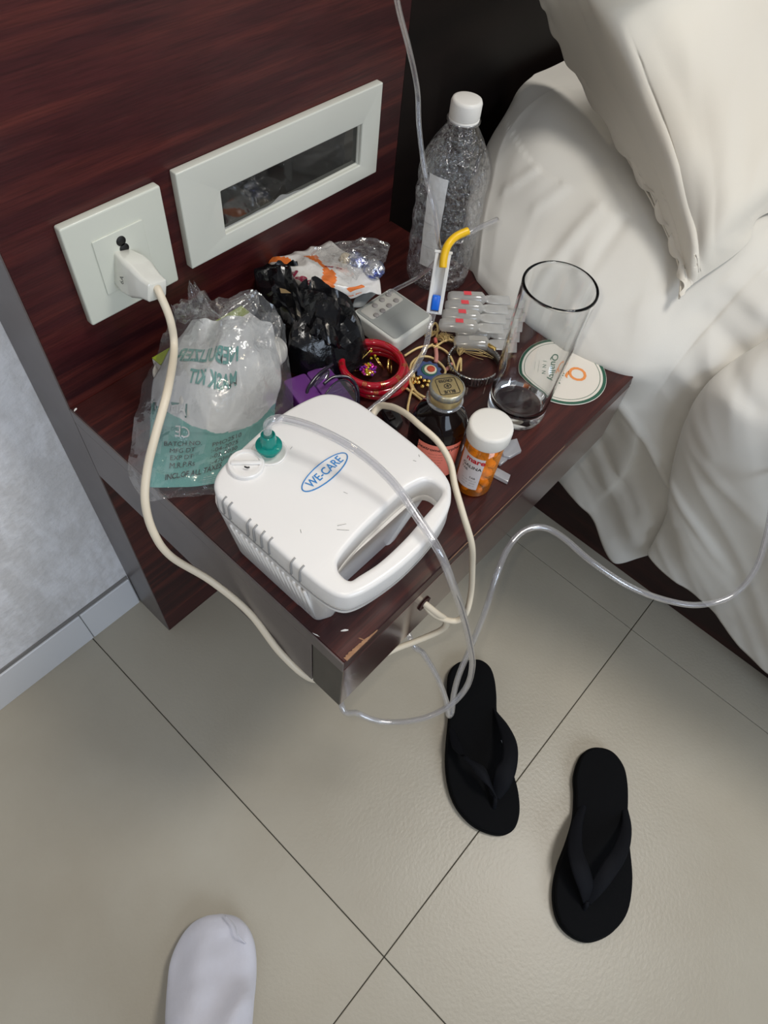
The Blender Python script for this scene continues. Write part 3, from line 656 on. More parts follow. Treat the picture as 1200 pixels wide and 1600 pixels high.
# ------------------------------------------------------------------ glass tumbler
gc = V((.3010, -.2845, H+.0004))
gt = thing('drinking_glass', 'tall clear straight drinking glass standing beside the coaster', 'glass', gc)
gp = [(0, 0), (.0255, 0), (.0275, .0015), (.0278, .003), (.0279, .007), (.0280, .016), (.0285, .05), (.0297, .10), (.03065, .138), (.0308, .1425), (.0310, .1440), (.0308, .1452), (.0302, .1458), (.0294, .1458), (.0288, .1452), (.0286, .1440), (.0285, .1425), (.0283, .138), (.0274, .10), (.0262, .05), (.0256, .024), (.0252, .016), (.0225, .0125), (.012, .0110), (0, .0108)]
def glassfine(p):
    out = []
    for a, b in zip(p, p[1:]): out += [a, ((a[0]+b[0])/2, (a[1]+b[1])/2)] if 0 else [a]
    return out+[p[-1]]
tilt = Matrix.Translation(gc) @ Matrix.Rotation(math.radians(1.6), 4, V((.2, 1, 0))) @ Matrix.Translation(-gc)
bm = lathe(glassfine(gp), 96, gc); obj('tumbler', bm, M_glass, gt, autos=60)
# ------------------------------------------------------------------ coaster
cc = P(893, 593, H+.0006); cc.z = H+.0004
# fitted from the visible right half of the disc
e1, e2 = P(946, 597, H), P(895, 638, H)
co = thing('coaster', 'round cream paper coaster with green rim and orange Q logo, under the glass side', 'coaster', cc)
Rc = .046
cc = V(((.3785), (-.2875), H+.0004))
obj('disc', lathe([(0, 0), (Rc, 0), (Rc+.0003, .0005), (Rc, .0011), (Rc-.002, .0011), (0, .0011)], 72, cc), M_coast, co)
zc = cc.z+.00125
obj('green_rim', lathe([(Rc-.0036, .00118), (Rc-.0003, .00118), (Rc, .0009)], 72, cc), M_green, co)
obj('green_line', lathe([(Rc-.0062, .00118), (Rc-.0068, .00118)], 72, cc), M_green, co)
tl_ = P(870, 598, zc); 
rx = (P(850, 615, zc)-P(868, 560, zc)); rx = V((rx.x, rx.y, 0)).normalized()
rx = P(872, 622, H)-P(876, 578, H); rx = V((rx.x, rx.y, 0)).normalized(); ry = V((0, 0, 1)).cross(rx)
def ctext(s, size, off, m, bold=.0, name='coaster_lettering'):
    bm = text_bm(s, size, bold); orient(bm, cc+rx*off[0]+ry*off[1]+V((0, 0, .0013)), rx, ry, V((0, 0, 1))); obj(name, bm, m, co)
ctext('Q', .026, (.000, .015), M_orange, .01, 'coaster_logo')
ctext('Quality', .0145, (-.002, -.003), M_dgreen, .01)
ctext('I  N  N', .007, (0, -.016), M_dgreen)
ctext('----- ---- -----', .0034, (0, -.0225), M_dgreen)
ctext('---- -- ------', .003, (0, -.027), M_dgreen)
# ------------------------------------------------------------------ syrup bottle
sc_ = V((.1935, -.2665, H+.0004))
sb = thing('syrup_bottle', 'dark cough syrup bottle with gold cap and red label', 'bottle', sc_)
obj('bottle_glass', lathe([(0, 0), (.020, 0), (.0235, .002), (.0245, .006), (.0245, .050), (.0235, .058), (.019, .067), (.0130, .073), (.0118, .076), (.0118, .088), (0, .088)], 64, sc_), M_syrup, sb)
obj('neck_collar', lathe([(.0118, .0785), (.0150, .0795), (.0153, .081), (.0125, .082)], 48, sc_), film('collar', (.9, .9, .9), .2, .2, .7, .06), sb)
obj('cap', lathe([(.0125, .0825), (.0136, .0825), (.0138, .088), (.0134, .089), (.0137, .090), (.0137, .0935), (.0128, .0948), (0, .0950)], 64, sc_), M_gold, sb, autos=50)
obj('cap_band', lathe([(.0138, .0895), (.0143, .0900), (.0143, .0942), (.0136, .0950), (.0128, .0953)], 64, sc_, lambda r, z, a: (r*(1+.008*math.cos(a*50)), z)), M_goldblue, sb)
ct_ = sc_+V((0, 0, .0952)); tx = -(P(725, 590, .595)-P(680, 596, .595)).normalized(); tx.z = 0; ty = V((0, 0, 1)).cross(tx)
for s_, o_, z_ in (('BLUE', .0058, .0042), ('CROSS', -.0058, .0038)):
    bm = text_bm(s_, z_, .02); orient(bm, ct_+ty*o_, tx, ty, V((0, 0, 1))); obj('cap_lettering', bm, M_ink, sb)
bm = bmesh.new(); q = [V((x, y, 0)) for x, y in rrect(-.0082, .0082, -.0085, .0085, .002, 4)]
tube(q, .00025, 4, 1, closed=True, bm=bm); tube([V((.0028*math.cos(a*.3), .0024*math.sin(a*.3), 0)) for a in range(21)], .0003, 4, 1, closed=True, bm=bm)
tube([V((-.0015, 0, 0)), V((.0015, 0, 0))], .0003, 4, 1, bm=bm); tube([V((0, -.0015, 0)), V((0, .0015, 0))], .0003, 4, 1, bm=bm)
orient(bm, ct_, tx, ty, V((0, 0, 1))); obj('cap_emblem', bm, M_ink, sb)
def curved_label(parent, c, r, a0, aw, z0, z1, m, name='label', slant=0):
    bm = bmesh.new(); prev = None
    for k in range(25):
        a = a0-aw+2*aw*k/24; col_ = [bm.verts.new((c[0]+r*math.cos(a), c[1]+r*math.sin(a), c[2]+z)) for z in (z0, z1)]
        if prev: bm.faces.new((prev[0], col_[0], col_[1], prev[1]))
        prev = col_
    return obj(name, bm, m, parent)
sa = math.atan2(CP.y-sc_.y, CP.x-sc_.x)+.12
sl = curved_label(sb, sc_, .0247, sa+.12, .80, .006, .0495, M_redlab)
def cyl_text(parent, s, size, c, r, a0, zoff, m, xoff=0, bold=0, name='lettering', sx=1, ang=0):
    bm = text_bm(s, size, bold)
    ca, sa_ = math.cos(ang), math.sin(ang)
    def f(x, y, z):
        x, y = x*sx, y
        x, y = x*ca-y*sa_, x*sa_+y*ca
        a = a0+(x+xoff)/r; return (c[0]+r*math.cos(a), c[1]+r*math.sin(a), c[2]+zoff+y)
    map_bm(bm, f); return obj(name, bm, m, parent)
cyl_text(sb, 'Dextromethorphan', .0052, sc_, .02485, sa+.10, .0440, M_ink, 0, .015)
for k, s_ in enumerate(('------ -- -----', '--- - --- -----', '-- ------ --- --', '----- --- ----', '--- ----- --', '-- ---- --- ---', '---- -- -----', '----- -- --- ---', '--- ---- ----')):
    cyl_text(sb, s_, .0028, sc_, .02485, sa+.02-.0, .0385-k*.0036, M_ink, 0, 0)
# ------------------------------------------------------------------ pill bottle
pcn = V((.2005, -.3095, H+.0004)); PR = .0160
pb = thing('pill_bottle', 'amber pharmacy pill bottle with white cap and prescription label', 'pill bottle', pcn)
obj('amber_body', lathe([(0, 0), (PR-.002, 0), (PR, .002), (PR, .070), (0, .070)], 64, pcn), M_amber, pb)
obj('cap', lathe([(.0140, .065), (.0176, .065), (.0182, .067), (.0182, .0775), (.0174, .0798), (.0155, .0803), (0, .0801)], 72, pcn, lambda r, z, a: (r*(1+.006*math.cos(a*36)) if .066 < z < .079 and r > .0175 else r, z)), M_caps, pb, autos=60)
pa = math.atan2(CP.y-pcn.y, CP.x-pcn.x)
la = pa-.20
LBR = PR+.0003
curved_label(pb, pcn, LBR, la-.20, .72, .012, .0535, M_label)
cyl_text(pb, 'mare', .0085, pcn, LBR+.0002, la-.22, .0490, M_redink, .004, .03, sx=1.0)
cyl_text(pb, 'GALINA', .0052, pcn, LBR+.0002, la-.22, .0400, M_ink, .002, .01)
cyl_text(pb, 'TAB', .0038, pcn, LBR+.0002, la-.22, .0350, M_ink, -.004, 0)
for k, s_ in enumerate(('      TAB', '-- --- ---- --', '--- --  -----', '-----  --- --')):
    cyl_text(pb, s_, .0031, pcn, LBR+.0002, la-.22, .0270-k*.0034, M_ink, .003, 0)
random.seed(21)
pill0 = None; cnt = 0
for lay in range(6):
    for k in range(6):
        a = k*pi/3+lay*.5; rr = .0090 if k < 5 or True else 0
        pos_ = pcn+V((rr*math.cos(a), rr*math.sin(a), .0052+lay*.0072))
        if pill0 is None:
            bm = lathe([(0, -.0052), (.0022, -.0048), (.0034, -.003), (.0034, .003), (.0022, .0048), (0, .0052)], 12)
            o = obj('tablet', bm, M_pill); pill0 = o
        else:
            o = pill0.copy(); C.objects.link(o)
        o.location = pos_; o.rotation_euler = (pi/2+random.uniform(-.3, .3), random.uniform(-.3, .3), a+pi/2+random.uniform(-.5, .5))
        tag(o, 'oblong tablet among the others inside the amber pill bottle', 'tablet', 'tablets inside the amber pill bottle')
# ------------------------------------------------------------------ small snapped-off vial pieces
def plast(name, label, uvs, z0, z1, group=None, m=M_frost2):
    pts = [P(u, v, (z0+z1)/2) for u, v in uvs]
    bm = prism([(p.x, p.y) for p in pts], z0, z1, (), .0006, 2); o = obj(name, bm, m, autos=40)
    c = sum(pts, V((0, 0, 0)))/len(pts)
    return tag(o, label, 'vial cap', group)
plast('twist_off_tab', 'square frosted twist-off tab lying right of the pill bottle', [(779, 694), (807, 687), (814, 706), (796, 716), (786, 714)], H+.0006, H+.005)
plast('twist_off_tab', 'frosted twist-off tab touching the square one, nearer the pill bottle', [(776, 709), (786, 716), (793, 718), (782, 727), (772, 720)], H+.0006, H+.004)
plast('broken_vial', 'long narrow frosted vial stem lying by the front edge of the shelf', [(770, 729), (797, 744), (793, 755), (766, 741)], H+.0006, H+.005)
plast('vial_fragment', 'small clear vial fragment between syrup bottle and pill bottle', [(714, 693), (722, 690), (724, 700), (718, 708), (713, 702)], H+.0006, H+.006)
plast('vial_fragment', 'small clear crumpled piece behind the pill bottle beside the red label', [(708, 704), (714, 702), (716, 712), (710, 714)], H+.0006, H+.005)
# ------------------------------------------------------------------ ampoule strips
def strip(label, uv4, z0, n, marks, group, up_=0):
    """n vials side by side: uv4 = corners (near-left, near-right, far-right, far-left) ; bodies on the left, tabs on the right"""
    A, B, C_, D_ = [P(u, v, z0) for u, v in uv4]
    root = thing('ampoule_strip', label, 'ampoules', (A+C_)/2, group)
    for k in range(n):
        f0, f1 = (k+.04)/n, (k+.96)/n; f = (f0+f1)/2
        a, b = A.lerp(D_, f), B.lerp(C_, f); ax = (b-a); L = ax.length; ax.normalize()
        wd = (D_-A).length/n*.50; q = V((0, 0, 1)).cross(ax)
        def R_(x, r): return (x, r)
        bm = bmesh.new(); rings = []
        for x, ry_, rz_ in ((0, .3, .2), (.015, .9, .6), (.06, 1, 1), (.5, 1, 1), (.56, .9, .9), (.60, .55, .45), (.64, .9, .22), (.70, 1.0, .18), (1, 1.0, .16)):
            rings.append([bm.verts.new(a+ax*L*x+q*wd*ry_*math.cos(2*pi*j/12)+V((0, 0, wd*.9*rz_*math.sin(2*pi*j/12)+wd*.9+up_))) for j in range(12)])
        for g, h in zip(rings, rings[1:]):
            for j in range(12): bm.faces.new((g[j], g[(j+1) % 12], h[(j+1) % 12], h[j]))
        bm.faces.new(rings[0][::-1]); bm.faces.new(rings[-1])
        am = obj('ampoule', bm, M_frost, root)
        zz = V((0, 0, wd*1.84+up_))
        def quad(x0, x1, h, m, nm, dz=0):
            bm = bmesh.new(); vs = [bm.verts.new(a+ax*L*x+q*wd*h*s+zz+V((0, 0, dz-(wd*.1)*(abs(h*s)**2)))) for x, s in ((x0, -1), (x1, -1), (x1, 1), (x0, 1))]; bm.faces.new(vs); obj(nm, bm, m, am)
        quad(.24, .54, .42, film('ampoule_print', (.9, .9, .9), .55, .1, .3, .2, (.75, .74, .70)) if 'ampoule_print' not in MATS else MATS['ampoule_print'], 'print_band')
        if marks: quad(.24, .36, .40, M_pinkred, 'red_mark', .0002)
    return root
strip('strip of frosted ampoules with red marks, between the remote and the glass', [(682, 522), (782, 530), (796, 470), (700, 466)], H+.0115, 4, True, 'frosted ampoule strips by the glass')
strip('lower ampoule strip with white print and no red marks, half under the red-marked one', [(706, 552), (796, 556), (806, 492), (716, 488)], H+.001, 4, False, 'frosted ampoule strips by the glass')
# ------------------------------------------------------------------ steel expanding bracelet
wc = P(741, 566, H+.008); wr = .0265
wbk = thing('watch_bracelet', 'round expanding steel link bracelet behind the syrup bottle cap', 'bracelet', (wc.x, wc.y, H))
lm = None; N = 52
for k in range(N):
    a = 2*pi*k/N
    if lm is None:
        o = obj('link', mkbox((-.00135, -.0010, 0), (.00135, .0010, .0105), .0004, 1), M_steel, wbk, loc=(0, 0, 0), smooth=False); lm = o.data
    else: o = bpy.data.objects.new('link', lm); C.objects.link(o); o.parent = wbk
    o.location = V((wr*math.cos(a), wr*.98*math.sin(a), .0008)); o.rotation_euler = (0, 0, a+pi/2)
obj('inner_band', lathe([(wr-.0012, .0012), (wr-.0004, .0012), (wr-.0004, .0105), (wr-.0012, .0105), (wr-.0012, .0012)], 52, (wc.x, wc.y, H)), M_steeld, wbk)
ca = math.atan2(P(776, 545, H).y-wc.y, P(776, 545, H).x-wc.x)
bm = mkbox((-.0055, -.002, 0), (.0055, .002, .012), .001, 2); orient(bm, V((wc.x+(wr+.001)*math.cos(ca), wc.y+(wr+.001)*math.sin(ca), H+.0006)), V((-math.sin(ca), math.cos(ca), 0)), V((math.cos(ca), math.sin(ca), 0)), V((0, 0, 1))); obj('clasp', bm, M_gold2, wbk)
# ------------------------------------------------------------------ rakhi threads
rk = thing('thread_bracelet', 'coiled gold thread bracelet with a navy flower ornament and gold beads', 'bracelet', P(675, 590, H))
def gz(u, v, z=.0018): return P(u, v, H+z)
loops = [
 [(632, 556), (655, 543), (680, 541), (700, 552), (710, 572), (712, 590), (700, 604), (688, 612)],
 [(640, 585), (643, 568), (655, 558), (672, 558), (688, 568), (696, 580), (690, 592)],
 [(645, 610), (640, 592), (648, 568), (662, 548), (676, 538)],
 [(622, 594), (634, 606), (648, 616), (664, 628), (680, 634)],
 [(646, 586), (644, 600), (650, 612), (662, 620), (672, 624)],
 [(644, 606), (640, 622), (637, 640), (640, 654), (652, 664)],
 [(684, 545), (682, 530), (684, 512), (680, 505), (674, 512), (676, 525)],
 [(678, 544), (694, 533), (708, 532), (712, 540)],
 [(712, 586), (716, 568), (720, 560), (720, 580)],
]
for i, lp in enumerate(loops):
    obj('thread', tube([gz(u, v, .0018+.0012*(i % 3)+(.001 if 0 < j < len(lp)-1 else 0)) for j, (u, v) in enumerate(lp)], .00125, 7, 6), M_goldthread, rk)
obj('red_binding', tube([gz(681, 545, .005), gz(682, 556, .006), gz(681, 566, .005)], .0021, 8, 5), pm('pink_thread', (.55, .24, .20), .7), rk)
obj('red_binding', tube([gz(680, 529, .005), gz(681, 535, .005)], .0019, 8, 4), M_redthread, rk)
obj('red_binding', tube([gz(697, 578, .004), gz(706, 568, .005)], .0017, 8, 4), pm('pink_thread', (.55, .24, .20), .7), rk)
fcn = gz(669, 580, .004)
def disc(c, r, h, m, nm, fn=None, par=rk): return obj(nm, lathe([(0, 0), (r, 0), (r, h*.7), (r*.9, h), (0, h)], 40, c, fn), m, par)
disc(fcn, .0125, .0016, M_navy, 'flower_backing', lambda r, z, a: (r*(1+.10*math.cos(a*11)), z))
disc(fcn+V((.0005, -.0008, .0016)), .0080, .001, M_fgreen, 'flower_ring')
disc(fcn+V((.0009, -.0016, .0026)), .0062, .001, M_cream, 'flower_ring')
disc(fcn+V((.0011, -.002, .0036)), .0040, .0012, M_brick, 'flower_centre')
obj('knot', lathe([(0, -.003), (.0028, -.002), (.0034, 0), (.0028, .002), (0, .003)], 14, gz(644, 587, .0055), lambda r, z, a: (r*(1+.2*math.cos(a*4)), z)), M_goldthread, rk)
bd0 = None
for (u, v) in ((654, 598), (660, 604), (668, 602), (663, 595), (652, 592), (670, 596), (657, 590), (648, 597)):
    if bd0 is None: bd0 = obj('bead', lathe([(0, -.0023), (.0016, -.0016), (.0023, 0), (.0016, .0016), (0, .0023)], 14), M_gold2, rk, loc=(0, 0, 0)); o = bd0
    else: o = bd0.copy(); C.objects.link(o)
    o.location = gz(u, v, .006)-rk.location
random.seed(5)
def tassel(uv, uv2, n, spread, par, nm='tassel', m=None):
    bm = bmesh.new(); a = gz(*uv, .004)
    for k in range(n):
        b = gz(uv2[0]+random.uniform(-spread, spread), uv2[1]+random.uniform(-spread, spread)*.6, random.uniform(.001, .010)); mid = a.lerp(b, .5)+V((random.uniform(-.003, .003), random.uniform(-.003, .003), random.uniform(0, .005)))
        tube([a, mid, b], .00022, 3, 4, bm=bm, caps=False)
    return obj(nm, bm, m or M_goldthread, par)
tag(tassel((684, 527), (702, 528), 46, 12, rk), kind='stuff'); tag(tassel((684, 520), (672, 524), 18, 9, rk), kind='stuff')
tag(tassel((718, 556), (720, 543), 26, 6, rk), kind='stuff'); tag(tassel((721, 548), (765, 558), 9, 12, rk), kind='stuff'); tag(tassel((721, 548), (735, 540), 8, 6, rk), kind='stuff')
# ------------------------------------------------------------------ red bangles and jewellery
bgc = P(583, 576, H+.012)
def bangle(label, z, dx, dy, R_=.0300):
    c = V((bgc.x+dx, bgc.y+dy, H+z)); pts = [(c+V((R_*math.cos(2*pi*k/48), R_*math.sin(2*pi*k/48), .0))) for k in range(48)]
    t = thing('bangle', label, 'bangle', c, 'red bangles stacked behind the nebulizer')
    obj('ring', tube(pts, .0036, 14, 1, closed=True), M_bangle, t)
    bm = bmesh.new()
    for g in range(11):
        for s in range(3):
            a = 2*pi*g/11+s*.05+z*40
            for q in range(1):
                n = 10; cc_ = c+V((R_*math.cos(a), R_*math.sin(a), 0)); rd = V((math.cos(a), math.sin(a), 0)); tn = V((-math.sin(a), math.cos(a), 0))
                vs = [[bm.verts.new(cc_+(rd*math.cos(th)+V((0, 0, 1))*math.sin(th))*.00372+tn*w_) for w_ in (-.00028, .00028)] for th in [(-.3+2.2*i/7) for i in range(8)]]
                for x, y in zip(vs, vs[1:]): bm.faces.new((x[0], x[1], y[1], y[0]))
    obj('gold_stripes', bm, M_gold2, t)
bangle('red glass bangle with gold flecks, lowest of the stack, touching the shelf', .0038, .004, -.002)
bangle('red glass bangle with gold flecks, in the middle of the stack', .0112, .001, -.001)
bangle('red glass bangle with gold flecks, topmost of the stack', .0186, -.001, .001, .0292)
def ring(name, label, u, v, z, r, m, tilt_, az, thick=.0008, gem=None):
    c = P(u, v, H+z); t = thing(name, label, 'ring', c)
    M_ = Matrix.Rotation(az, 3, 'Z') @ Matrix.Rotation(tilt_, 3, 'X')
    obj('band', tube([c+M_ @ V((r*math.cos(2*pi*k/24), r*math.sin(2*pi*k/24), 0)) for k in range(24)], thick, 8, 1, closed=True), m, t)
    if gem: obj('gem', lathe([(0, -.0016), (.0016, -.0008), (.0019, .0004), (.001, .0014), (0, .0014)], 8, c+M_ @ V((r, 0, 0))), gem, t)
ring('gold_ring', 'plain gold ring standing inside the bangles at their right side', 609, 573, .0085, .0075, M_gold2, 1.3, .6, .0012)
ring('gold_ring', 'thin gold ring lying at the left inside the bangles, clear stone', 557, 566, .008, .0082, M_gold2, .8, -.5, .0006, GEMS[4])
ring('gold_ring', 'thin gold hoop leaning in the middle of the bangles', 592, 566, .009, .0085, M_gold2, 1.0, 1.2, .0006)
pn = thing('hair_pin', 'long thin gold pin lying across the bangles', 'pin', P(570, 556, H+.02))
obj('pin_shaft', tube([P(552, 572, H+.012), P(566, 560, H+.016), P(580, 546, H+.020)], .0006, 6, 4), M_gold2, pn)
obj('pin_head', lathe([(0, -.0014), (.0014, 0), (0, .0014)], 8, P(580, 545, H+.0206)), M_gold2, pn)
br = thing('gem_brooch', 'cluster brooch of yellow, pink and violet stones inside the bangles', 'brooch', P(574, 577, H+.010))
random.seed(3); g0 = {}
obj('mount', lathe([(0, 0), (.0085, 0), (.0085, .0012), (0, .0012)], 20, P(575, 578, H+.0055)), M_gold2, br)
for k in range(30):
    a = k*2.4; r = .0088*math.sqrt(k/30); c = P(575, 577, H+.0085)+V((r*math.cos(a), r*math.sin(a), .002*(1-k/30))); mi = k % 4 if k < 22 else random.choice((1, 2))
    if mi not in g0: g0[mi] = obj('stone', lathe([(0, -.0012), (.0013, -.0004), (.0014, .0004), (.0008, .0012), (0, .0013)], 7), GEMS[mi], br, smooth=False, loc=(0, 0, 0)); o = g0[mi]
    else: o = g0[mi].copy(); C.objects.link(o)
    o.location = c-br.location; o.rotation_euler = (random.uniform(-.6, .6), random.uniform(-.6, .6), a)
for (u, v) in ((580, 549), (586, 556), (580, 560), (590, 561)):
    o = g0[0].copy(); C.objects.link(o); o.location = P(u, v, H+.014)-br.location; o.data = o.data
# ------------------------------------------------------------------ remote control
rc0 = [P(u, v, H+.021) for u, v in ((553, 490), (608, 443), (673, 491), (624, 537))]
cR = sum(rc0, V())/4; xa = ((rc0[3]-rc0[0])+(rc0[2]-rc0[1])).normalized(); xa = V((xa.x, xa.y, 0)).normalized(); ya = V((0, 0, 1)).cross(xa)
hw = ((rc0[3]-rc0[0]).length+(rc0[2]-rc0[1]).length)/4; hh = ((rc0[1]-rc0[0]).length+(rc0[2]-rc0[3]).length)/4
rm = thing('remote_control', 'white remote control with grey face and round buttons, behind the red bangles', 'remote control', (cR.x, cR.y, H))
o_ = V((cR.x, cR.y, H+.0005)); Z1 = V((0, 0, 1))
bm = prism(rrect(-hw, hw, -hh, hh, .005), 0, .0200, (), .003, 3); orient(bm, o_, xa, ya, Z1); obj('case', bm, M_remw, rm, autos=50)
bm = prism(rrect(-hw+.003, hw-.003, -hh+.003, hh-.003, .003), .0198, .0207, (), .0003, 1); orient(bm, o_, xa, ya, Z1); obj('face_panel', bm, M_remg, rm, autos=50)
kc = (P(562, 478, H+.021)+P(618, 466, H+.021)+P(590, 480, H+.021))/3
bm = prism(rrect(-hw+.0055, -hw+.0235, -hh+.006, hh-.006, .003), .0206, .0210, (), .0001, 1); orient(bm, o_, xa, ya, Z1); obj('keypad', bm, M_keyp, rm, autos=50)
kb = None
for (u, v) in ((607, 461), (597, 469), (586, 478), (619, 470), (608, 478), (598, 486), (588, 493)):
    p_ = P(u, v, H+.0214)
    if kb is None: kb = obj('button', lathe([(0, 0), (.0030, 0), (.0030, .0010), (.0024, .0014), (0, .0012)], 20), M_key, rm, loc=(0, 0, 0)); o = kb
    else: o = kb.copy(); C.objects.link(o)
    o.location = V((p_.x, p_.y, H+.0213))-rm.location
bm = text_bm('--- --- -- --', .0045); orient(bm, o_+xa*.004+ya*-.004+Z1*.0209, -ya, xa, Z1); obj('lettering', bm, M_key, rm)
# ------------------------------------------------------------------ crumpled snack wrapper
sn = [[(404, 404, .030), (430, 402, .036), (462, 396, .038), (492, 386, .036), (514, 378, .030)],
      [(416, 424, .026), (447, 418, .045), (480, 412, .048), (515, 404, .045), (545, 396, .040)],
      [(438, 436, .028), (466, 440, .046), (500, 434, .052), (540, 424, .050), (572, 410, .046)],
      [(468, 462, .024), (494, 461, .038), (524, 456, .046), (556, 446, .047), (590, 432, .042)],
      [(500, 474, .024), (518, 473, .028), (542, 470, .034), (570, 462, .036), (596, 458, .036)]]
Sn = gridfn([[P(u, v, H+z) for u, v, z in r] for r in sn], 0, 0)
def sndisp(s, t, p): return V((0, 0, .003*crease((s*4, t*3, 2), 1.2)+.0012*nz((s*10, t*10, 0), 1)))
def snm(s, t):
    if .10 < s+.05*math.sin(t*9) < .20 and t < .38: return 1
    b = t-(.30+.22*math.sin(s*2.2))
    if .15 < s < .80 and abs(t-.52-.1*math.sin(s*5)) < .045+.03*math.sin(s*14): return 1
    if .78 < s < .86 and .62 < t < .80: return 1
    if .45 < s < .62 and t < .05: return 1
    return 0
wrp = obj('snack_wrapper', gridmesh(Sn, 60, 60, sndisp, snm), [M_snack, M_snacko]); thicken(wrp, .0004, -1)
tag(wrp, 'crumpled white and orange foil snack wrapper on top of the remote, by the panel', 'wrapper')
def dec(S_, disp, s0, t0, ds, dt, off=.0012):
    """maps text x,y onto a patch; text x runs along (ds), y along (dt)"""
    def f(x, y, z):
        s = s0+x*ds[0]+y*dt[0]; t = t0+x*ds[1]+y*dt[1]; p = S_(s, t)
        if disp: p = p+disp(s, t, p)
        return p+(CP-p).normalized()*off
    return f
obj('wrapper_lettering', map_bm(text_bm('A&Q', 1, .02), dec(Sn, sndisp, .46, .33, (.14, .08), (-.02, .16))), M_maroon, wrp)
obj('wrapper_lettering', map_bm(text_bm('--- --', 1, .02), dec(Sn, sndisp, .42, .68, (.07, .05), (-.02, .10))), M_maroon, wrp)
obj('wrapper_lettering', map_bm(text_bm('---- ---', 1, .03), dec(Sn, sndisp, .93, .62, (.0, .085), (-.09, .0))), M_snacko, wrp)
# clear wrapper with foil sweets
cw = thing('sweet_bag', 'clear cellophane bag with blue and silver wrapped sweets on the snack wrapper', 'bag', P(560, 410, H+.04))
cwr = [[(484, 396, .055), (508, 385, .060), (545, 377, .062), (580, 376, .058), (610, 386, .050)],
       [(492, 404, .056), (520, 396, .064), (552, 392, .066), (585, 388, .062), (606, 396, .05)],
       [(520, 418, .056), (540, 412, .066), (562, 406, .070), (590, 402, .064), (603, 408, .050)],
       [(548, 440, .052), (560, 434, .060), (574, 428, .062), (590, 420, .058), (598, 418, .050)]]
Sc = gridfn([[P(u, v, H+z) for u, v, z in r] for r in cwr], 0, 0)
obj('cellophane', gridmesh(Sc, 50, 50, lambda s, t, p: V((0, 0, .004*crease((s*5, t*4, 9), 1.3)+.001*nz((s*14, t*14, 0), 1)))), M_bag2, cw)
for i, (u, v, m, lb) in enumerate(((556, 409, M_foil, 'silver and blue foil sweet under the cellophane, the left one'), (584, 420, M_foil, 'silver and blue foil sweet at the right edge of the cellophane bag'), (542, 406, M_candy, 'cream coloured sweet inside the cellophane bag'))):
    c = P(u, v, H+.050); bm = bmesh.new(); bmesh.ops.create_icosphere(bm, subdivisions=4, radius=1)
    for q in bm.verts:
        n_ = q.co.normalized(); q.co = c+V((n_.x*.0095, n_.y*.0105, n_.z*.008))*(1+.18*crease(n_*1.6+V((i*5, 0, 0)), 1.6))*(1 if i < 2 else .7)
    tag(obj('foil_sweet' if i < 2 else 'sweet', bm, m), lb, 'sweet')
gp_ = [[(560, 458, .030), (578, 456, .030), (592, 456, .0235)], [(554, 468, .028), (568, 466, .027), (580, 466, .0235)], [(550, 480, .0235), (560, 480, .0235), (568, 478, .0235)]]
gk = obj('grey_sachet', gridmesh(gridfn([[P(u, v, H+z) for u, v, z in r] for r in gp_], 0, 0), 14, 14), M_kraft); thicken(gk, .001, -1); tag(gk, 'dark grey flat sachet lying on the top end of the remote', 'sachet')
# ------------------------------------------------------------------ crumpled black bag
def blob(name, outl, zc_, h, m, seed, amp, nr=34, na=150, zb=H+.001, cen=None, sc=34, ridge=1.0, parent=None):
    cen = cen or (sum(p[0] for p in outl)/len(outl), sum(p[1] for p in outl)/len(outl))
    c = P(*cen, zc_); ring = catmull([P(u, v, zc_) for u, v in outl], 12, True); M_ = len(ring)
    bm = bmesh.new(); rings = []
    for i in range(1, nr+1):
        r = i/nr; row = []
        for k in range(na):
            q = ring[int(k*M_/na) % M_]; p = c.lerp(q, r); dome = h*(1-r**2.4)
            n1 = crease(V((p.x*sc, p.y*sc, seed)), 1.0); n2 = crease(V((p.x*sc*2.3, p.y*sc*2.3, seed+3)), 1.0)
            z = zc_+dome*(.72+.28*n1)+amp*(n1*ridge+.45*n2)*(1 if r < .93 else .4)-(zc_-zb)*max(0, (r-.82)/.18)**1.5*.8
            off = V((nz((p.x, p.y, seed), 40), nz((p.y, p.x, seed+9), 40), 0))*amp*.9
            row.append(bm.verts.new((p.x+off.x, p.y+off.y, max(z, zb))))
        rings.append(row)
    top_ = bm.verts.new((c.x, c.y, zc_+h+amp*.5))
    for k in range(na): bm.faces.new((top_, rings[0][k], rings[0][(k+1) % na]))
    for a, b in zip(rings, rings[1:]):
        for k in range(na): bm.faces.new((a[k], b[k], b[(k+1) % na], a[(k+1) % na]))
    return obj(name, bm, m, parent, autos=24)
bb = blob('black_bag', [(392, 432), (412, 422), (448, 420), (462, 440), (478, 462), (486, 448), (512, 456), (530, 476), (552, 490), (560, 506), (580, 536), (572, 556), (540, 574), (500, 576), (452, 578), (446, 545), (436, 515), (410, 500), (396, 476)], H+.018, .030, M_blkbag, 3.3, .011, 15, 64, sc=24)
tag(bb, 'crumpled shiny black plastic bag beside the clear nebulizer kit bag', 'bag')
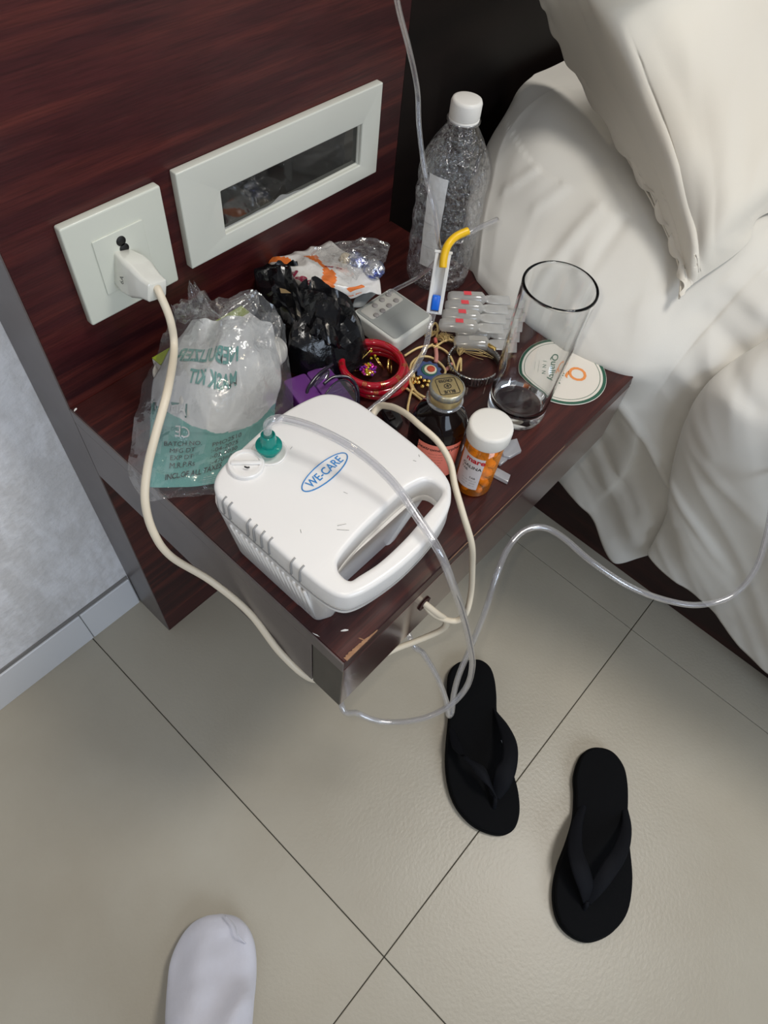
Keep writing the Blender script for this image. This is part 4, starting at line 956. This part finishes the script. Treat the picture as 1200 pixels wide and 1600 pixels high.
# upright fold of the bag
fr_ = [[(398, 430, .050), (420, 421, .056), (446, 420, .056), (470, 450, .050), (500, 448, .050), (535, 472, .040), (556, 496, .028)],
       [(402, 462, .046), (426, 450, .060), (452, 452, .056), (478, 482, .054), (508, 470, .056), (532, 492, .046), (548, 510, .030)],
       [(410, 492, .036), (436, 482, .050), (462, 490, .050), (484, 512, .050), (505, 504, .052), (522, 520, .044), (540, 530, .028)],
       [(432, 512, .028), (450, 512, .036), (470, 524, .038), (490, 536, .038), (510, 540, .038), (528, 548, .032), (548, 552, .020)]]
Sf = gridfn([[P(u, v, H+z) for u, v, z in r] for r in fr_], 0, 0)
o = obj('bag_fold', gridmesh(Sf, 14, 26, lambda s, t, p: V((nz((s*9, t*9, 2), 1)*.003, nz((s*9, t*9, 5), 1)*.003, .008*crease((s*2.5, t*5, 1), 1.1)+.004*nz((s*9, t*15, 1), 1.1)))), M_blkbag, bb, autos=22); thicken(o, .0003, -1)
bm = bmesh.new(); bm.faces.new([bm.verts.new(P(u, v, H+.066)) for u, v in ((437, 450), (446, 452), (455, 458), (439, 458))]); obj('tan_scrap', bm, pm('tan_scrap', (.22, .15, .07), .5), bb)
# ------------------------------------------------------------------ purple pill organiser, card, glasses, clip
pu = thing('pill_organizer', 'translucent purple weekly pill organiser behind the nebulizer', 'box', P(480, 605, H))
pq = [P(u, v, H+.018) for u, v in ((442, 596), (513, 570), (520, 622), (450, 650))]
px = V(((pq[1]-pq[0]).x, (pq[1]-pq[0]).y, 0)); wl_ = px.length; px.normalize(); py = V((0, 0, 1)).cross(px)
po = V((pq[0].x, pq[0].y, H+.0005))
for k in range(2):
    bm = prism(rrect(0.001+k*wl_*.5, (k+1)*wl_*.5-.001, -.062, 0, .003), 0, .014, (), .0012, 2); orient(bm, po, px, py, Z1); obj('compartment', bm, M_purple, pu, autos=50)
    bm = prism(rrect(0.0005+k*wl_*.5, (k+1)*wl_*.5-.0005, -.063, .001, .003), .0145, .0175, (), .001, 2); orient(bm, po, px, py, Z1); ld = obj('lid', bm, M_purple, pu, autos=50)
    bm = mkbox((wl_*(.08+k*.5), -.034, .0177), (wl_*(.44+k*.5), -.031, .0190), .0005, 1); orient(bm, po, px, py, Z1); obj('lid_rib', bm, M_purple, ld)
bm = text_bm('noon', .006); orient(bm, po+px*wl_*.25-py*.045+Z1*.0182, px, py, Z1); obj('lettering', bm, M_ink, pu)
cd = thing('folded_card', 'small white folded card lying behind the eyeglasses', 'card', P(520, 600, H))
bm = prism([(P(u, v, H+.001).x, P(u, v, H+.001).y) for u, v in ((500, 598), (521, 566), (530, 610), (512, 640))], H+.0004, H+.0014); obj('card', bm, M_card, cd, smooth=False)
obj('fold_line', tube([P(516, 576, H+.0017), P(523, 616, H+.0017)], .0002, 4, 2), M_ink, cd)
eg = thing('eyeglasses', 'dark rimmed eyeglasses lying folded, half hidden behind the nebulizer', 'eyeglasses', P(520, 615, H))
def lens_(uvs, z, nm='lens'):
    pts = catmull([P(u, v, H+zz) for u, v, zz in uvs], 6, True)
    bm = bmesh.new(); c = sum(pts, V())/len(pts); cv = bm.verts.new(c+V((0, 0, .002))); vs = [bm.verts.new(p) for p in pts]
    for i in range(len(vs)): bm.faces.new((cv, vs[i], vs[(i+1) % len(vs)]))
    ln = obj(nm, bm, M_lens, eg)
    obj('rim', tube(pts, .0008, 8, 1, closed=True, raw=True), M_frame, ln)
lens_([(508, 618, .020), (524, 598, .028), (540, 594, .030), (553, 606, .028), (557, 624, .020), (548, 640, .012), (525, 642, .008), (510, 634, .012)], 0)
lens_([(478, 625, .010), (486, 605, .018), (500, 588, .022), (514, 580, .020), (508, 604, .016), (500, 628, .008), (490, 640, .005), (480, 640, .005)], 0)
obj('temple', tube([P(506, 600, H+.030), P(522, 589, H+.031), P(545, 590, H+.029), P(558, 606, H+.022), P(560, 630, H+.008)], .0016, 8, 6), M_frame, eg)
obj('temple', tube([P(478, 628, H+.012), P(482, 606, H+.020), P(498, 585, H+.024), P(520, 569, H+.024)], .0016, 8, 6), M_frame, eg)
kp = thing('black_clip', 'small glossy black plastic clip between nebulizer and syrup bottle, under the cord', 'clip', P(607, 652, H))
bm = prism([(P(u, v, H).x, P(u, v, H).y) for u, v in ((594, 644), (606, 638), (622, 650), (628, 668), (618, 680), (604, 668))], H+.0005, H+.010, (), .002, 3); obj('body', bm, M_black, kp, autos=50)
bm = prism([(P(u, v, H+.01).x, P(u, v, H+.01).y) for u, v in ((600, 648), (610, 645), (618, 656), (608, 660))], H+.0098, H+.0135, (), .001, 2); obj('button', bm, M_syrup, kp, autos=50)
# ------------------------------------------------------------------ green box, mask cup behind the kit bag
gb = thing('tablet_box', 'white and lime green medicine carton behind the clear bag, against the panel', 'box', P(300, 530, H))
q0, q1 = P(236, 556, H+.032), P(378, 475, H+.032); gx = V(((q1-q0).x, (q1-q0).y, 0)); gl = gx.length; gx.normalize(); gy = Z1.cross(gx); go = V((q0.x, q0.y, H+.0005))
if go.y > -.014: go.y = -.014
bm = mkbox((0, -.028, 0), (gl, -.0, .028), .0006, 1); orient(bm, go, V((1, 0, 0)), V((0, 1, 0)), Z1); obj('carton', bm, M_card, gb, smooth=False)
bm = mkbox((.0003, -.012, .0281), (gl-.0003, -.0003, .0292)); orient(bm, go, V((1, 0, 0)), V((0, 1, 0)), Z1); obj('lime_flap', bm, M_lime, gb, smooth=False)
bm = mkbox((.0003, -.0279, .0281), (gl-.0003, -.0125, .0286)); orient(bm, go, V((1, 0, 0)), V((0, 1, 0)), Z1); obj('white_flap', bm, M_card, gb, smooth=False)
mc = P(238, 582, H+.018)
mk = thing('plastic_cup', 'white round plastic cup sticking out left from behind the clear bag', 'cup', (mc.x+.014, mc.y-.004, H))
obj('cup_wall', lathe([(0, 0), (.015, 0), (.018, .004), (.020, .022), (.0185, .024), (.0175, .022), (.014, .004), (0, .003)], 40, (mc.x+.014, mc.y-.016, H+.0005)), M_caps, mk)
# ------------------------------------------------------------------ clear bag with the nebuliser kit
kbg = thing('kit_bag', 'clear crinkled plastic bag holding a teal and white printed kit pouch', 'bag', P(325, 640, H))
kr = [[(300, 505, .050), (330, 500, .058), (362, 498, .060), (395, 500, .056), (425, 508, .046)],
      [(268, 545, .040), (310, 545, .058), (350, 545, .064), (395, 548, .060), (436, 556, .044)],
      [(240, 600, .028), (292, 604, .052), (345, 608, .058), (395, 604, .052), (440, 600, .034)],
      [(236, 650, .016), (285, 662, .036), (340, 668, .040), (392, 654, .034), (432, 632, .022)],
      [(232, 705, .008), (280, 712, .020), (335, 714, .022), (385, 700, .018), (424, 682, .010)],
      [(226, 762, .003), (275, 762, .005), (325, 758, .006), (372, 745, .005), (410, 728, .003)]]
Sk = gridfn([[P(u, v, H+z) for u, v, z in r] for r in kr], 0, 0)
def kdisp(s, t, p): return V((0, 0, (.0035*crease((s*3, t*4, 6), 1.2)+.001*nz((s*14, t*14, 3), 1))*(1 if s < .65 else .35)))
def kmat(s, t): return 1 if s > .56+.09*math.sin((t-.15)*pi) else 0
kp_ = obj('printed_pouch', gridmesh(Sk, 220, 60, kdisp, kmat), [M_kwhite, M_kteal], kbg)
kp_['label'] = 'pouch printed white above and teal below'
thicken(kp_, .0006, -1)
def kt(s_, s0, t0, sx, sy, m, bold=0, mirror=False, sk=0, par=None):
    bm = text_bm(s_, 1, bold); 
    f = dec(Sk, kdisp, s0, t0, (sk, sx*(-1 if mirror else 1)), (-sy, 0), .0012); map_bm(bm, f); obj('pouch_lettering', bm, m, kp_)
kt('NEBULIZER', .24, .37, .105, .11, M_kink, .03, True)
kt('MASK KIT', .36, .44, .085, .10, M_kink, .03, True)
kt('ADULT', .535, .15, .075, .075, M_kwhite, .03, True); 
kt('CE', .66, .26, .09, .085, M_kwhite, .01, True)
kt('BATCH NO.', .725, .27, .050, .040, M_ink, .0, sk=-.007); kt('PMO2510', .700, .58, .052, .040, M_ink, .0, sk=-.007)
kt('MFG DT', .768, .27, .050, .040, M_ink, .0, sk=-.007); kt(':-04-2025', .743, .57, .052, .042, M_ink, .0, sk=-.007)
kt('EXP DT', .811, .27, .050, .040, M_ink, .0, sk=-.007); kt(':-03-2030', .786, .57, .052, .042, M_ink, .0, sk=-.007)
kt('M.R.P.Rs', .854, .28, .052, .044, M_ink, .0, sk=-.007); kt(':-470=00', .829, .57, .052, .042, M_ink, .0, sk=-.007)
kt('INCL.OF ALL TAXES', .898, .37, .046, .046, M_ink, .01, sk=-.007)
for k in range(4): kt('--- ----- -- ---- --', .925+.016*k, .55, .032, .03, M_kwhite, 0, True)
obj('label_band', map_bm(prism([(-1.5, -.45), (1.5, -.45), (1.5, .45), (-1.5, .45)], 0, .001), dec(Sk, kdisp, .535, .15, (0, .085), (-.075, 0), .0010)), M_kink, kp_)
# mask and tubing lumps inside
for i, (u, v, rx_, ry_, rz_, z) in enumerate(((340, 612, .036, .026, .013, .0405), (412, 555, .024, .018, .012, .038))):
    c = P(u, v, H+z); bm = bmesh.new(); bmesh.ops.create_icosphere(bm, subdivisions=4, radius=1)
    for q in bm.verts: n_ = q.co.copy(); q.co = c+V((n_.x*rx_, n_.y*ry_, n_.z*rz_))*(1+.05*crease(n_+V((i*3, 0, 0)), 1.2))
    obj('mask_piece', bm, M_cotton, kbg)
fo = [[(285, 480, .062), (318, 462, .078), (345, 478, .084), (385, 462, .086), (425, 486, .074), (446, 520, .052)],
      [(262, 522, .050), (305, 510, .076), (345, 515, .086), (390, 512, .084), (428, 522, .066), (450, 560, .040)],
      [(236, 575, .036), (285, 570, .068), (340, 575, .078), (395, 572, .074), (438, 578, .052), (456, 600, .026)],
      [(216, 640, .020), (275, 640, .048), (335, 645, .056), (395, 636, .050), (438, 630, .034), (458, 645, .016)],
      [(206, 700, .010), (265, 702, .028), (325, 704, .032), (380, 690, .028), (425, 676, .018), (448, 672, .010)],
      [(202, 745, .005), (255, 755, .012), (310, 755, .014), (365, 742, .012), (405, 728, .008), (432, 712, .004)],
      [(226, 788, .002), (268, 783, .003), (318, 778, .004), (350, 775, .004), (392, 756, .003), (422, 736, .002)]]
Sb = gridfn([[P(u, v, H+z) for u, v, z in r] for r in fo], 0, 0)
def fdisp(s, t, p): return V((0, 0, .006*crease((s*4, t*4, 16), 1.25)+.0032*crease((s*9, t*9, 2), 1.2)+.0022*nz((s*22, t*22, 5), 1)))*(1.1-.5*s)
obj('clear_film', gridmesh(Sb, 40, 36, fdisp), M_bag, kbg, autos=18)
for fr2 in ([[(296, 442, .10), (304, 445, .10)], [(294, 468, .088), (325, 475, .088)], [(300, 492, .075), (352, 505, .078)]],
            [[(268, 482, .075), (288, 476, .08)], [(272, 492, .07), (312, 492, .078)], [(280, 505, .06), (318, 508, .07)]],
            [[(396, 452, .095), (404, 462, .092)], [(352, 478, .090), (404, 486, .084)], [(345, 515, .082), (380, 520, .080)]],
            [[(420, 486, .080), (440, 500, .070)], [(400, 520, .074), (438, 530, .062)], [(396, 545, .070), (436, 556, .056)]]):
    Sx = gridfn([[P(u, v, H+z) for u, v, z in r] for r in fr2], 0, 0)
    obj('film_fold', gridmesh(Sx, 20, 16, lambda s, t, p: V((0, 0, .005*crease((s*3+p.x*50, t*3, 6), 1.2)))), M_bag, kbg)
# ------------------------------------------------------------------ flip-flops
def flipflop(label, outline, arms, post, axis):
    ol = [P(u, v, .016) for u, v in outline]; c = sum(ol, V())/len(ol)
    t = thing('flip_flop', label, 'flip-flop', (c.x, c.y, 0), 'pair of black flip-flops on the tiles')
    pts = smooth2([(p.x, p.y) for p in ol], 6)
    cx, cy = c.x, c.y
    obj('sole', prism([(cx+(x-cx)*1.0, cy+(y-cy)*1.0) for x, y in pts], .0005, .0120, (), .003, 3), M_rubber, t, autos=50)
    obj('footbed', prism([(cx+(x-cx)*.985, cy+(y-cy)*.985) for x, y in pts], .0118, .0185, (), .003, 3), M_rubber, t, autos=50)
    for arm in arms:
        A = catmull([P(u, v, z) for (u, v, z), w_ in arm], 8); Wd_ = catmull([V(w_) for _, w_ in arm], 8)
        bm = bmesh.new(); rows = []
        for i, (p, ww) in enumerate(zip(A, Wd_)):
            row = []
            for k in range(9):
                s = -1+2*k/8; row.append(bm.verts.new(p+ww*s+V((0, 0, -.0035*s*s*(ww.length/.012)))))
            rows.append(row)
        for a, b in zip(rows, rows[1:]):
            for k in range(8): bm.faces.new((a[k], a[k+1], b[k+1], b[k]))
        so = obj('strap', bm, M_strap, t); thicken(so, .0028, -1)
    pp = P(*post[0]); q = P(*post[1])
    obj('toe_post', tube([V((pp.x, pp.y, .017)), pp.lerp(q, .5)+V((0, 0, .003)), q], .0032, 8, 5), M_strap, t)
    return t
def wv(u, v, du, dv, z, k=.5): 
    a = P(u-du, v-dv, z); b = P(u+du, v+dv, z); return (b-a)*k
def arm(*pts): return [((u, v, z), wv(u, v, du, dv, z)) for u, v, z, du, dv in pts]
f1 = flipflop('black flip-flop with its heel under the clear tube, below the shelf', [(735, 1029), (752, 1030), (766, 1041), (773, 1060), (776, 1085), (777, 1112), (785, 1140), (797, 1175), (802, 1205), (810, 1235), (813, 1265), (809, 1288), (797, 1301), (778, 1304), (752, 1296), (730, 1280), (712, 1256), (701, 1225), (697, 1188), (699, 1150), (702, 1115), (700, 1080), (702, 1050), (715, 1034)],
    [arm((772, 1105, .016, 3, 5), (786, 1130, .034, 9, 3), (797, 1160, .048, 12, 2), (797, 1190, .055, 12, 6), (786, 1215, .052, 13, 12), (774, 1245, .034, 7, 5)),
     arm((706, 1135, .016, 5, 4), (716, 1168, .038, 9, 2), (738, 1195, .052, 6, 10), (760, 1214, .054, 3, 13), (771, 1245, .034, 6, 6))],
    [(772, 1262, .018), (774, 1243, .034)], None)
f2 = flipflop('black flip-flop lying apart on the tiles at lower right', [(932, 1166), (950, 1169), (964, 1179), (976, 1198), (981, 1222), (982, 1250), (981, 1285), (985, 1325), (989, 1370), (986, 1408), (978, 1434), (962, 1455), (942, 1468), (920, 1473), (897, 1465), (878, 1446), (868, 1418), (867, 1385), (874, 1350), (888, 1312), (898, 1275), (900, 1240), (899, 1212), (907, 1184), (918, 1171)],
    [arm((914, 1252, .016, 5, 0), (902, 1290, .032, 9, 1), (900, 1325, .046, 12, 1), (908, 1355, .052, 14, -2), (918, 1388, .044, 12, -3), (917, 1410, .028, 5, -2)),
     arm((976, 1258, .016, 4, 0), (980, 1292, .030, 8, 3), (970, 1330, .046, 12, 6), (950, 1362, .052, 8, 14), (932, 1388, .044, 8, 10), (918, 1410, .028, 5, 4))],
    [(913, 1420, .018), (917, 1408, .028)], None)
f1['group'] = f2['group'] = 'black flip-flops'
bm = prism([(P(u, v, .02).x, P(u, v, .02).y) for u, v in ((783, 1156), (794, 1168), (791, 1179))], .0187, .0195); obj('size_tag', bm, M_tag, f1, smooth=False)['label'] = 'small grey triangular tag'
# ------------------------------------------------------------------ the photographer's foot
pr_ = thing('person', 'person standing at the lower left, only a foot in a white sock showing', 'person', P(320, 1560, 0))
toe = P(332, 1440, .03); heel = V((-.362, -.532, .0)); dirv = V((toe.x-heel.x, toe.y-heel.y, 0)); Lf = dirv.length; dirv.normalize(); sv = Z1.cross(dirv)  # left side
secs = [ # along(0 heel..1 toe), half width left, right, height, lift
 (-.03, .012, .012, .020, .016), (0, .026, .026, .060, .004), (.10, .034, .034, .085, .001), (.25, .037, .036, .092, .001), (.42, .041, .040, .084, .001), (.60, .047, .046, .066, .001), (.76, .0505, .050, .050, .001), (.88, .048, .049, .040, .002), (.96, .038, .041, .031, .004), (1.01, .024, .027, .022, .007), (1.03, .008, .010, .016, .010)]
bm = bmesh.new(); rings = []
sp = catmull([V((a, b, c)) for a, b, c, d, e in secs], 6); sp2 = catmull([V((d, e, 0)) for a, b, c, d, e in secs], 6)
for A_, B_ in zip(sp, sp2):
    row = []
    for k in range(40):
        th = 2*pi*k/40; cs, sn_ = math.cos(th), math.sin(th); wq = A_.y if cs > 0 else A_.z
        x = wq*abs(cs)**.85*(1 if cs > 0 else -1); hz = B_.x-B_.y
        z = B_.y+hz*(.42+.58*sn_ if sn_ > 0 else .42*(1-abs(sn_)**.6))
        p = V((heel.x, heel.y, 0))+dirv*Lf*A_.x+sv*x; p.z = z
        wr_ = .0075*crease((A_.x*3.2, x*20, 3.1), 1.2)*(1 if sn_ > -.2 else 0)+.0016*nz((A_.x*9, x*40, 8), 1.5)
        p.z += wr_*1.4; row.append(bm.verts.new(p))
    rings.append(row)
for a, b in zip(rings, rings[1:]):
    for k in range(40): bm.faces.new((a[k], a[(k+1) % 40], b[(k+1) % 40], b[k]))
bm.faces.new(rings[0][::-1]); bm.faces.new(rings[-1])
ft = obj('foot', bm, M_sock, pr_); ft['label'] = 'foot in a wrinkled white sock'
an = V((heel.x, heel.y, 0))+dirv*Lf*.14
obj('toe_seam', tube([P(352, 1431, .034), P(366, 1446, .041), P(372, 1462, .045), P(384, 1474, .036)], .0007, 6, 5), M_sock, ft)
obj('leg', tube([an+V((0, 0, .05)), an+V((0, 0, .10)), an-dirv*.01+V((0, 0, .18)), an-dirv*.03+V((0, 0, .30)), an-dirv*.05+V((0, 0, .40))], lambda f: .036+.022*f, 24, 6), M_sock, pr_)
